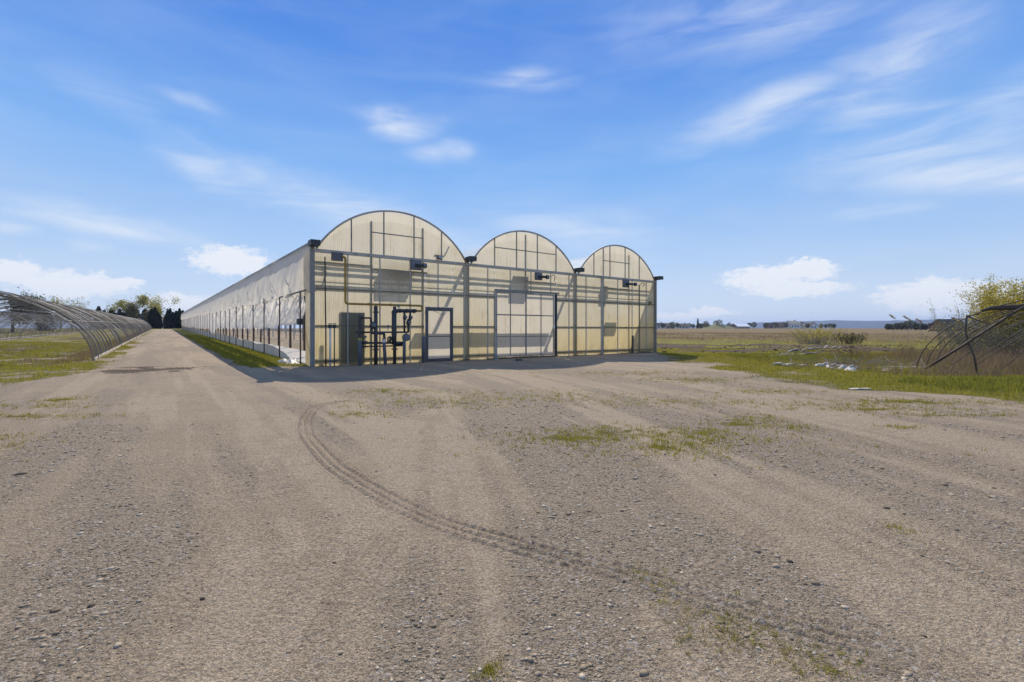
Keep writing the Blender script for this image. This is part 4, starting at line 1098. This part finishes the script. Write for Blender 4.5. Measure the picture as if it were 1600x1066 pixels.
crumple("rubber_scrap", x, y, .22, .10, .10, M["blackscrap"], "small black rubber scrap on the shaded gravel before the sliding door", "scrap", .5, 21, 14)
x, y = to_xy(7.72, -.22)
crumple("dark_stone", x, y, .16, .12, .22, M["cabinet"], "dark stone at the foot of the left jamb of the sliding door", "stone", .2, 24, 14)
# brushwood: bare sticks by the rubbish
mb = MB()
for i in range(170):
    x, y = rg.gauss(12.6, .9), rg.gauss(17.2, .9); z = tz(x, y); a = rg.uniform(0, 6.28); L = rg.uniform(.3, .9); e = rg.uniform(.05, .9)
    mb.tube([(x, y, z), (x + math.cos(a) * L * .5, y + math.sin(a) * L * .5, z + L * e * .45), (x + math.cos(a) * L, y + math.sin(a) * L, z + L * e * .7)], [.010, .007, .003], 4, False)
tag(mb.build("brushwood", M["palebark"]), "pile of bare sticks behind the rubbish on the right", "brushwood", kind="stuff")

# ================================================================== TREES
def leaves(name, C, size, mat, parent, tint=None, flat=0.0):
    n = len(C); C = np.asarray(C, float)
    d = NR.normal(0, 1, (n, 3)); d /= np.linalg.norm(d, axis=1)[:, None]
    e = NR.normal(0, 1, (n, 3)); e -= d * (e * d).sum(1)[:, None]; e /= np.linalg.norm(e, axis=1)[:, None]
    s_ = (np.asarray(size) * NR.uniform(.6, 1.35, n))[:, None]
    V = np.stack([C - d * s_, C + e * s_ * .5, C + d * s_, C - e * s_ * .5], 1).reshape(-1, 3)
    me = mesh_np(name, V, np.arange(4 * n).reshape(-1, 4), mat)
    t = NR.uniform(0, 1, n) if tint is None else np.clip(tint, 0, 1)
    fattr(me, "tint", np.repeat(t, 4))
    return obj(name, me, parent)
def grow(base, d, L, r_, depth, rg, mb, tips, droop=0.0, split=(2, 3), ang=.55, sides=5):
    p = Vector(base); d = Vector(d).normalized(); pts = [p.copy()]; rs = [r_]
    for i in range(3):
        d = (d + Vector((rg.gauss(0, .12), rg.gauss(0, .12), rg.gauss(0, .08) - droop))).normalized()
        p = p + d * L / 3; pts.append(p.copy()); rs.append(r_ * (1 - .14 * (i + 1)))
    mb.tube(pts, rs, sides, False)
    if depth == 0: tips.extend(pts[1:]); return
    if depth <= 2: tips.extend(pts[2:])
    for k in range(rg.randint(*split)):
        nd = (d + Vector((rg.gauss(0, ang), rg.gauss(0, ang), rg.gauss(0, ang * .6)))).normalized()
        grow(pts[-1] if k else pts[rg.choice((2, 3))], nd, L * rg.uniform(.62, .82), rs[-1] * .68, depth - 1, rg, mb, tips, droop, split, ang, max(3, sides - 1))
def at(px, Y): return (px - 800) / 750 * Y
def tree(name, px, Y, hgt, label, leaf, bark, nleaf, size, depth=5, droop=0.0, seed=1, ang=.5, spread=.5, group=None, split=(2, 3), cat="tree"):
    rg = random.Random(seed); x = at(px, Y); z = tz(x, Y)
    root = empty(name, (x, Y, z - .1), 0, label, cat, group)
    mb = MB(); tips = []
    grow((0, 0, 0), (rg.gauss(0, .05), 0, 1), hgt * .30, hgt * .028, depth, rg, mb, tips, droop, split, ang)
    zmax = max(p.z for p in tips); k = hgt / zmax
    mb.v = [(a * k, b * k, c * k) for a, b, c in mb.v]
    mb.build("trunk", M[bark], root, True)
    if nleaf:
        T = np.array([tuple(p * k) for p in tips]); idx = NR.integers(0, len(T), nleaf)
        keep = T[idx][:, 2] > hgt * .22
        C = T[idx][keep] + NR.normal(0, spread, (keep.sum(), 3))
        leaves("crown", C, size, M[leaf], root, NR.normal(.5, .22, len(C)) + .25 * (C[:, 2] / hgt - .5))
    return root
def cedar(px, Y, hgt, wid, label, seed, group, name="cedar", cat="cedar", n=1500, mat="cedar"):
    rg = random.Random(seed); x = at(px, Y); z = tz(x, Y)
    root = empty(name, (x, Y, z - .1), 0, label, cat, group)
    MB().tube([(0, 0, 0), (0, 0, hgt * .5), (0, 0, hgt * .92)], [.14, .08, .02], 6).build("trunk", M["bark"], root, True)
    u = NR.uniform(0, 1, n) ** .8; a = NR.uniform(0, 6.28, n)
    lob = 1 + .22 * np.sin(a * 3 + u * 9 + seed) + .18 * (fbm(a * 2, u * 7, 2, seed) - .5)
    prof = np.minimum(1.0, (u + .06) * 5) * (1 - u) ** .55
    rr = wid / 2 * prof * lob * NR.uniform(.55, 1.05, n) ** .5
    C = np.stack([np.cos(a) * rr, np.sin(a) * rr, u * hgt * NR.uniform(.97, 1.0, n) + .15], 1)
    leaves("crown", C, np.full(n, .042 * hgt), M[mat], root)
    return root
# cedars closing the road
for i, (px, h_, w_) in enumerate(((258.5, 4.3, 1.9), (262.3, 6.2, 1.8), (266.0, 6.5, 1.5), (270.5, 5.4, 2.0), (275.5, 5.8, 2.0), (280.5, 6.6, 1.8), (285.5, 6.0, 2.0))):
    cedar(px, 152 + i * .6, h_ * 1.0, w_, "columnar dark cedar, %s from the road in the row touching the greenhouse end" % ("first", "second", "third", "fourth", "fifth", "sixth", "last")[i], 20 + i, "cedars at the end of the greenhouse")
for i, (px, h_, w_) in enumerate(((237, 6.2, 2.3), (242, 6.6, 2.3), (246.5, 5.2, 2.2), (250, 4.4, 1.6))):
    cedar(px, 150 - i * .5, h_, w_, "columnar dark cedar, %s from the road in the clump left of it" % ("fourth", "third", "second", "first")[i], 40 + i, "cedars left of the road end")
for i, (px, h_, w_) in enumerate(((174, 6.6, 3.0), (180, 5.2, 3.2), (187, 6.6, 2.4), (193, 5.6, 3.4), (200, 6.2, 3.2), (207, 5.6, 3.6), (214, 6.0, 3.6), (226, 6.6, 3.8), (231, 5.4, 3.4), (154, 7.4, 3.0), (163, 6.2, 3.0))):
    cedar(px, 158, h_, w_, "dark evergreen, %s from the left in the hedge behind the hoop houses" % ("third", "fourth", "fifth", "sixth", "seventh", "eighth", "ninth", "tenth", "last", "first", "second")[i], 60 + i, "evergreens in the hedge behind the hoop houses", "evergreen", "evergreen", 1100, "cedar")
tree("willow_tree", 212, 164, 11.6, "tall yellow-green willow behind the evergreen hedge", "willow", "palebark", 2600, .32, 5, .03, 3, .45, .75)
tree("open_tree", 229, 166, 11.8, "open pale leafy tree right of the yellow-green willow", "willow", "bark", 620, .26, 5, .0, 8, .55, .5)
tree("olive_tree", 226, 150, 7.4, "low olive-brown tree in front of the willow by the road end", "olive", "bark", 2000, .28, 4, 0, 5, .55, .7)
tree("bare_tree", 141, 150, 10.6, "bare spreading tree above the hoop house, nearer the willow", "olive", "palebark", 0, .2, 6, 0, 11, .55)
tree("bare_tree", 158, 156, 10.0, "smaller bare tree right of the large bare one above the hoops", "olive", "palebark", 0, .2, 6, 0, 12, .5)
tree("budding_tree", 112, 150, 9.8, "thin budding tree left of the bare trees above the hoops", "willow", "palebark", 420, .22, 5, 0, 13, .5, .5)
tree("budding_tree", 95, 156, 10.2, "leftmost yellow-green budding tree above the hoop house ridge", "willow", "palebark", 900, .28, 5, 0, 14, .5, .6)
tree("round_evergreen", 20, 74, 5.3, "broad dark evergreen seen through the near hoops at far left", "farleaf", "bark", 7000, .17, 4, 0, 15, .75, .55)
cedar(62, 90, 4.6, 1.4, "slim dark cedar, left of the pair seen through the hoops", 71, "pair of cedars seen through the hoops", n=900)
cedar(67, 90, 4.6, 1.4, "slim dark cedar, right of the pair seen through the hoops", 72, "pair of cedars seen through the hoops", n=900)
cedar(74, 92, 3.6, 3.0, "low dark evergreen beside the pair of cedars seen through the hoops", 73, None, "evergreen", "evergreen", 900)

# yellow bush and other shrubs on the right
def shrub(name, x, y, hgt, wid, label, leaf, nst, nleaf, size, seed, bark="bark", lean=.5, cat="bush"):
    rg = random.Random(seed); root = empty(name, (x, y, tz(x, y) - .05), 0, label, cat)
    mb = MB(); pts_all = []
    for i in range(nst):
        a = rg.uniform(0, 6.28); ro = rg.uniform(0, .35) * wid; e = rg.uniform(.1, 1) ** .7 * lean
        H = hgt * rg.uniform(.55, 1.0) * (1 - .35 * e)
        p0 = Vector((math.cos(a) * ro, math.sin(a) * ro, 0)); p = [p0]
        for k in range(1, 6):
            u = k / 5
            p.append(p0 + Vector((math.cos(a) * wid * .5 * e * u ** 1.3 + rg.gauss(0, .04), math.sin(a) * wid * .5 * e * u ** 1.3 + rg.gauss(0, .04), H * u)))
        mb.tube(p, [.016, .013, .010, .008, .006, .003], 4, False)
        for k in range(2, 6):
            pts_all.append(p[k]); pts_all.append((p[k] + p[k - 1]) / 2)
            for q in range(2):
                d_ = Vector((rg.gauss(0, 1), rg.gauss(0, 1), rg.uniform(.3, 1.4))).normalized() * rg.uniform(.18, .42) * hgt / 3.5
                b0 = p[k - 1].lerp(p[k], rg.random())
                mb.tube([b0, b0 + d_ * .55, b0 + d_ + Vector((0, 0, .03))], [.005, .004, .002], 3, False)
                pts_all += [b0 + d_ * .5, b0 + d_ * .8, b0 + d_]
    mb.build("stems", M[bark], root)
    if nleaf:
        T = np.array([tuple(p) for p in pts_all]); wt = np.clip(T[:, 2] / hgt, .05, 1) ** 1.3
        idx = NR.choice(len(T), nleaf, p=wt / wt.sum())
        C = T[idx] + NR.normal(0, .055 * hgt ** .5, (nleaf, 3)); C[:, 2] = np.maximum(C[:, 2], .1)
        leaves("crown", C, np.full(nleaf, size), M[leaf], root, NR.normal(.5, .25, nleaf))
    return root
shrub("yellow_bush", 22.0, 20.6, 3.9, 4.4, "tall yellow-leaved bush behind the collapsed hoop frame", "bush", 190, 34000, .036, 5)
shrub("yellow_bush", 24.5, 22.5, 3.6, 4.0, "second yellow bush at the picture's right edge behind the first", "bush", 130, 16000, .036, 6)
shrub("thin_bush", 19.4, 20.8, 2.7, 2.2, "thin bare-twigged bush left of the tall yellow bush", "bush", 40, 700, .035, 7, "palebark")
shrub("straw_bush", 20.0, 18.2, 2.1, 5.0, "low straw-coloured thicket at the foot of the yellow bush", "olive", 380, 9000, .034, 8, "palebark", .8)
shrub("orange_bush", 28.5, 45.0, 1.9, 4.2, "low orange-brown bush standing alone in the far field", "bush", 120, 1500, .06, 9, "palebark", .7)
shrub("dark_bush", 32.0, 45.5, 1.2, 3.0, "low dark bush beside the orange one in the far field", "olive", 60, 1500, .06, 10)
def reed(x, y, hgt, lean, label):
    root = empty("reed", (x, y, tz(x, y)), 0, label, "reed", "plumed reeds in the field")
    p = [(0, 0, 0), (-.02, 0, hgt * .5), (-.05, 0, hgt * .85), (-.05 + lean * .3, 0, hgt)]
    MB().tube(p, [.008, .007, .005, .004], 5, False).build("stem", M["paleboard"], root)
    n = 130; u = NR.uniform(0, 1, n)
    C = np.stack([-.05 + lean * (.3 - 1.1 * u) + NR.normal(0, .018, n), NR.normal(0, .02, n), hgt + .16 * u - .07 + NR.normal(0, .02, n)], 1)
    leaves("plume", C, np.full(n, .026), M["reed"], root)
reed(17.7, 22.2, 1.92, .22, "left of the three plumed reeds above the far field")
reed(18.2, 22.0, 1.85, .26, "middle and thickest of the three plumed reeds above the far field")
reed(19.0, 22.3, 1.74, .22, "right and lowest of the three plumed reeds above the far field")

# ================================================================== FAR BUILDINGS, TREES, HILLS
def house(px, Y, w_, d_, hw, hr, wall, roof, label, rz=0.0, group="far houses along the horizon", ridge_x=True):
    x = at(px, Y); z = tz(x, Y)
    root = empty("house", (x, Y, z - .3), rz, label, "house", group)
    a, b = w_ / 2, d_ / 2
    mb = MB().box((-a, -b, 0), (a, b, hw))
    if ridge_x: mb.poly([(-a + .01, -b, hw + .001), (-a + .01, b, hw + .001), (-a + .01, 0, hw + hr * .97)], (w_ - .02, 0, 0))
    else: mb.poly([(-a, -b + .01, hw + .001), (a, -b + .01, hw + .001), (0, -b + .01, hw + hr * .97)], (0, d_ - .02, 0))
    mb.build("wall", M[wall], root)
    e = .5; t = .18; mr = MB()
    if ridge_x:
        for sg in (1, -1):
            mr.poly([(-a - e, sg * (b + e), hw - hr * e / b + .03), (-a - e, 0, hw + hr + .03), (-a - e, 0, hw + hr + .03 + t), (-a - e, sg * (b + e), hw - hr * e / b + .03 + t)], (w_ + 2 * e, 0, 0))
    else:
        for sg in (1, -1):
            mr.poly([(sg * (a + e), -b - e, hw - hr * e / a + .03), (0, -b - e, hw + hr + .03), (0, -b - e, hw + hr + .03 + t), (sg * (a + e), -b - e, hw - hr * e / a + .03 + t)], (0, d_ + 2 * e, 0))
    r_ = mr.build("roof", M[roof], root)
    MB().box((a * .4, -.4, hw + hr * .5), (a * .4 + .8, .4, hw + hr + .9)).build("chimney", M["wallbrick"], r_)
    for k in range(int(w_ // 3)):
        u = -a + 1.0 + k * 3
        MB().box((u, -b - .06, hw * .35), (u + 1.3, -b + .05, hw * .35 + 1.3)).build("window", M["windowglass"], root)
    return root
HS = [(1030, 430, 8, 7, 3, 2.2, "wallwhite", "roofdark", "white far house nearest the greenhouse's right corner"),
      (1044, 440, 9, 8, 2.8, 2.4, "walltan", "roofbrown", "tan far house, second to the right of the greenhouse"),
      (1066, 450, 10, 8, 2.6, 2.2, "wallwhite", "roofbrown", "low white far house left of the pointed spruce"),
      (1099, 470, 11, 8, 2.8, 2.2, "walltan", "roofbrown", "tan far house just left of the green mound"),
      (1205, 480, 10, 8, 3, 2.6, "wallbrick", "roofdark", "brick far house left of the tall white one"),
      (1219, 470, 11, 8, 3, 2.8, "walltan", "roofbrown", "tan far house with brown roof beside the tall white one"),
      (1238, 450, 10, 8, 5, 2.4, "wallwhite", "walltan", "tall white far house with pale roof, highest on the horizon"),
      (1250, 460, 7, 8, 3.2, 3.0, "wallwhite", "roofdark", "narrow white far house right of the tall one"),
      (1267, 450, 7, 8, 3, 2.8, "wallwhite", "roofdark", "small white gabled far house standing alone before the blue hills")]
for i, (px, Y, w_, d_, hw, hr, wa, ro, lab) in enumerate(HS): house(px, Y, w_, d_, hw, hr, wa, ro, lab, rz=(-.3 + .17 * i) % .5, ridge_x=(i not in (7, 8)))
house(1482, 190, 9.5, 7, 2.4, 2.6, "wallbrick", "roofdark", "dark-roofed brick house seen behind the collapsed frame", .15, None)
bn = empty("barn", (at(1156, 440), 440, tz(at(1156, 440), 440) - .3), .25, "long barn with a bright white roof on the horizon", "barn")
MB().box((-6.5, -5, 0), (6.5, 5, 2.4)).build("wall", M["walltan"], bn)
MB().poly([(-7, -5.6, 2.1), (-7, 0, 4.9), (-7, 5.6, 2.1), (-7, 5.6, 2.35), (-7, 0, 5.15), (-7, -5.6, 2.35)], (14, 0, 0)).build("roof", M["whiteroof"], bn)
# grey plastic greenhouse at the road's end
gx_, gy_ = at(253.5, 176), 176
fg = empty("far_greenhouse", (gx_, gy_, tz(gx_, gy_) - .2), ROTZ, "grey arched plastic greenhouse at the far end of the farm road", "greenhouse")
pr = [(-3.2, 0, 0), (3.2, 0, 0), (3.2, 0, 3.0)] + [(3.2 * math.cos(R(a)), 0, 3.0 + 1.9 * math.sin(R(a))) for a in range(15, 180, 15)] + [(-3.2, 0, 3.0)]
MB().poly(pr, (0, 30, 0)).build("cover", M["curtain"], fg)
for s_ in (-1.1, 1.1): MB().box((s_ - .05, -.08, 0), (s_ + .05, -.01, 4.6)).build("stud", M["galv"], fg)
# mound
n = 24; A, B = np.meshgrid(np.linspace(-1, 1, n), np.linspace(-1, 1, n), indexing="ij")
mx = at(1122, 430)
Z = 4.6 * np.clip(1 - np.hypot(A, B), 0, 1) ** .8 * (.75 + .5 * fbm(A * 3, B * 3, 3, 3))
a, b = np.meshgrid(np.arange(n - 1), np.arange(n - 1), indexing="ij")
Fq = np.stack([a * n + b, (a + 1) * n + b, (a + 1) * n + b + 1, a * n + b + 1], -1).reshape(-1, 4)
M["mound"] = simple("mound_grass", (.17, .17, .065), .95, 0, .35, .25)
tag(obj("mound", mesh_np("mound", np.stack([mx + A * 15, 430 + B * 15, Z + tz(mx, 430) - .4], -1).reshape(-1, 3), Fq, M["mound"], True)), "green earth mound among the far houses", kind="structure")
rg = random.Random(31)
ft = [(1036, 5), (1051, 6.5), (1058, 6), (1077, 5.5), (1083, 4.5), (1095, 5), (1103, 7.5), (1119, 8.5), (1124, 8.8), (1139, 6), (1171, 6), (1178, 6.5), (1196, 6), (1212, 6.5), (1228, 6), (1255, 6.5), (1262, 5), (1283, 4.6), (1290, 4.8), (1297, 5.2), (1303, 4.8)]
dirs = ["between the nearest far houses"]
for i, (px, h_) in enumerate(ft):
    Y = 425 + rg.uniform(-8, 60)
    x = at(px, Y); root = empty("far_tree", (x, Y, tz(x, Y) - .2), 0, "small round far tree, %s from the greenhouse along the horizon" % ORD[i], "tree", "trees among the far houses")
    MB().tube([(0, 0, 0), (0, 0, h_ * .5)], [.25, .12], 5).build("trunk", M["bark"], root)
    nl = 420; u = NR.normal(0, 1, (nl, 3)); u /= np.linalg.norm(u, axis=1)[:, None]
    rr = NR.uniform(.4, 1, nl)[:, None] ** .6
    C = u * rr * np.array([h_ * .38, h_ * .38, h_ * .40]) * (1 + .35 * (fbm(u[:, :1] * 2 + i, u[:, 1:2] * 2, 2, i) - .5)) + np.array([0, 0, h_ * .58])
    leaves("crown", C, np.full(nl, .38), M["farleaf"], root)
cedar(1090.5, 440, 9.5, 2.2, "tall pointed spruce rising above the far houses", 88, None, "spruce", "spruce", 900, "farleaf")
for i, px in enumerate((1388, 1395, 1402, 1409, 1417, 1424, 1431, 1438, 1446, 1455)):
    Y = 260 + rg.uniform(-6, 6); x = at(px, Y); h_ = rg.uniform(3.6, 4.8) + (1.6 if i in (4, 5) else 0)
    root = empty("field_tree", (x, Y, tz(x, Y) - .2), 0, "bushy tree, %s from the left in the dark line beneath the reeds" % (ORD[i] if i < 9 else "last"), "tree", "trees in the line beneath the reeds")
    MB().tube([(0, 0, 0), (0, 0, h_ * .5)], [.2, .1], 5).build("trunk", M["bark"], root)
    nl = 800; u = NR.normal(0, 1, (nl, 3)); u /= np.linalg.norm(u, axis=1)[:, None]
    C = u * NR.uniform(.4, 1, nl)[:, None] ** .6 * np.array([h_ * .42, h_ * .42, h_ * .42]) * (1 + .4 * (fbm(u[:, :1] * 2 + i, u[:, 1:2] * 2, 2, i) - .5)) + np.array([0, 0, h_ * .5])
    leaves("crown", C, np.full(nl, .30), M["farleaf"], root)
# wooded ridge on the horizon
az_ = np.radians(np.linspace(14, 78, 260)); nrw = 14
hp = np.interp(np.degrees(az_), [14, 20, 25, 28, 31, 34, 37, 40, 43, 50, 78], [12, 40, 66, 76, 84, 88, 80, 86, 94, 100, 80]) * (1 + .06 * (fbm(np.degrees(az_) * 1.2, az_ * 0, 4, 3) - .5))
V = []
for k in range(nrw):
    u = k / (nrw - 1); D = 4300 + 1500 * u; prof = math.sin(min(1, u * 1.6) * math.pi / 2) if u < .7 else math.cos((u - .7) / .3 * math.pi / 2)
    for i, a in enumerate(az_):
        V.append((D * math.sin(a), D * math.cos(a), 1 + hp[i] * prof * (1 + .07 * (vnoise(i * .35, k * .9, 5) - .5))))
a, b = np.meshgrid(np.arange(nrw - 1), np.arange(259), indexing="ij")
Fq = np.stack([a * 260 + b, (a + 1) * 260 + b, (a + 1) * 260 + b + 1, a * 260 + b + 1], -1).reshape(-1, 4)[:, ::-1]
M["ridge"] = simple("ridge_woods", (.035, .045, .045), 1.0, 0, .4, .01)
tag(obj("hills", mesh_np("hills", V, Fq, M["ridge"], True)), "low wooded ridge on the far horizon", kind="structure")

# ================================================================== AIR
hz = MB().box((-6600, -6600, -1.5), (6600, 6600, 125)).build("haze", None)
m, n = new_mat("haze")
pv = n.node("ShaderNodeVolumePrincipled", {"Color": (.48, .64, .98, 1), "Density": .00013, "Anisotropy": .2})
n.l.new(pv.outputs[0], n.node("ShaderNodeOutputMaterial").inputs[1])
hz.data.materials.append(m)
tag(hz, "thin bluish haze over the fields", kind="stuff")
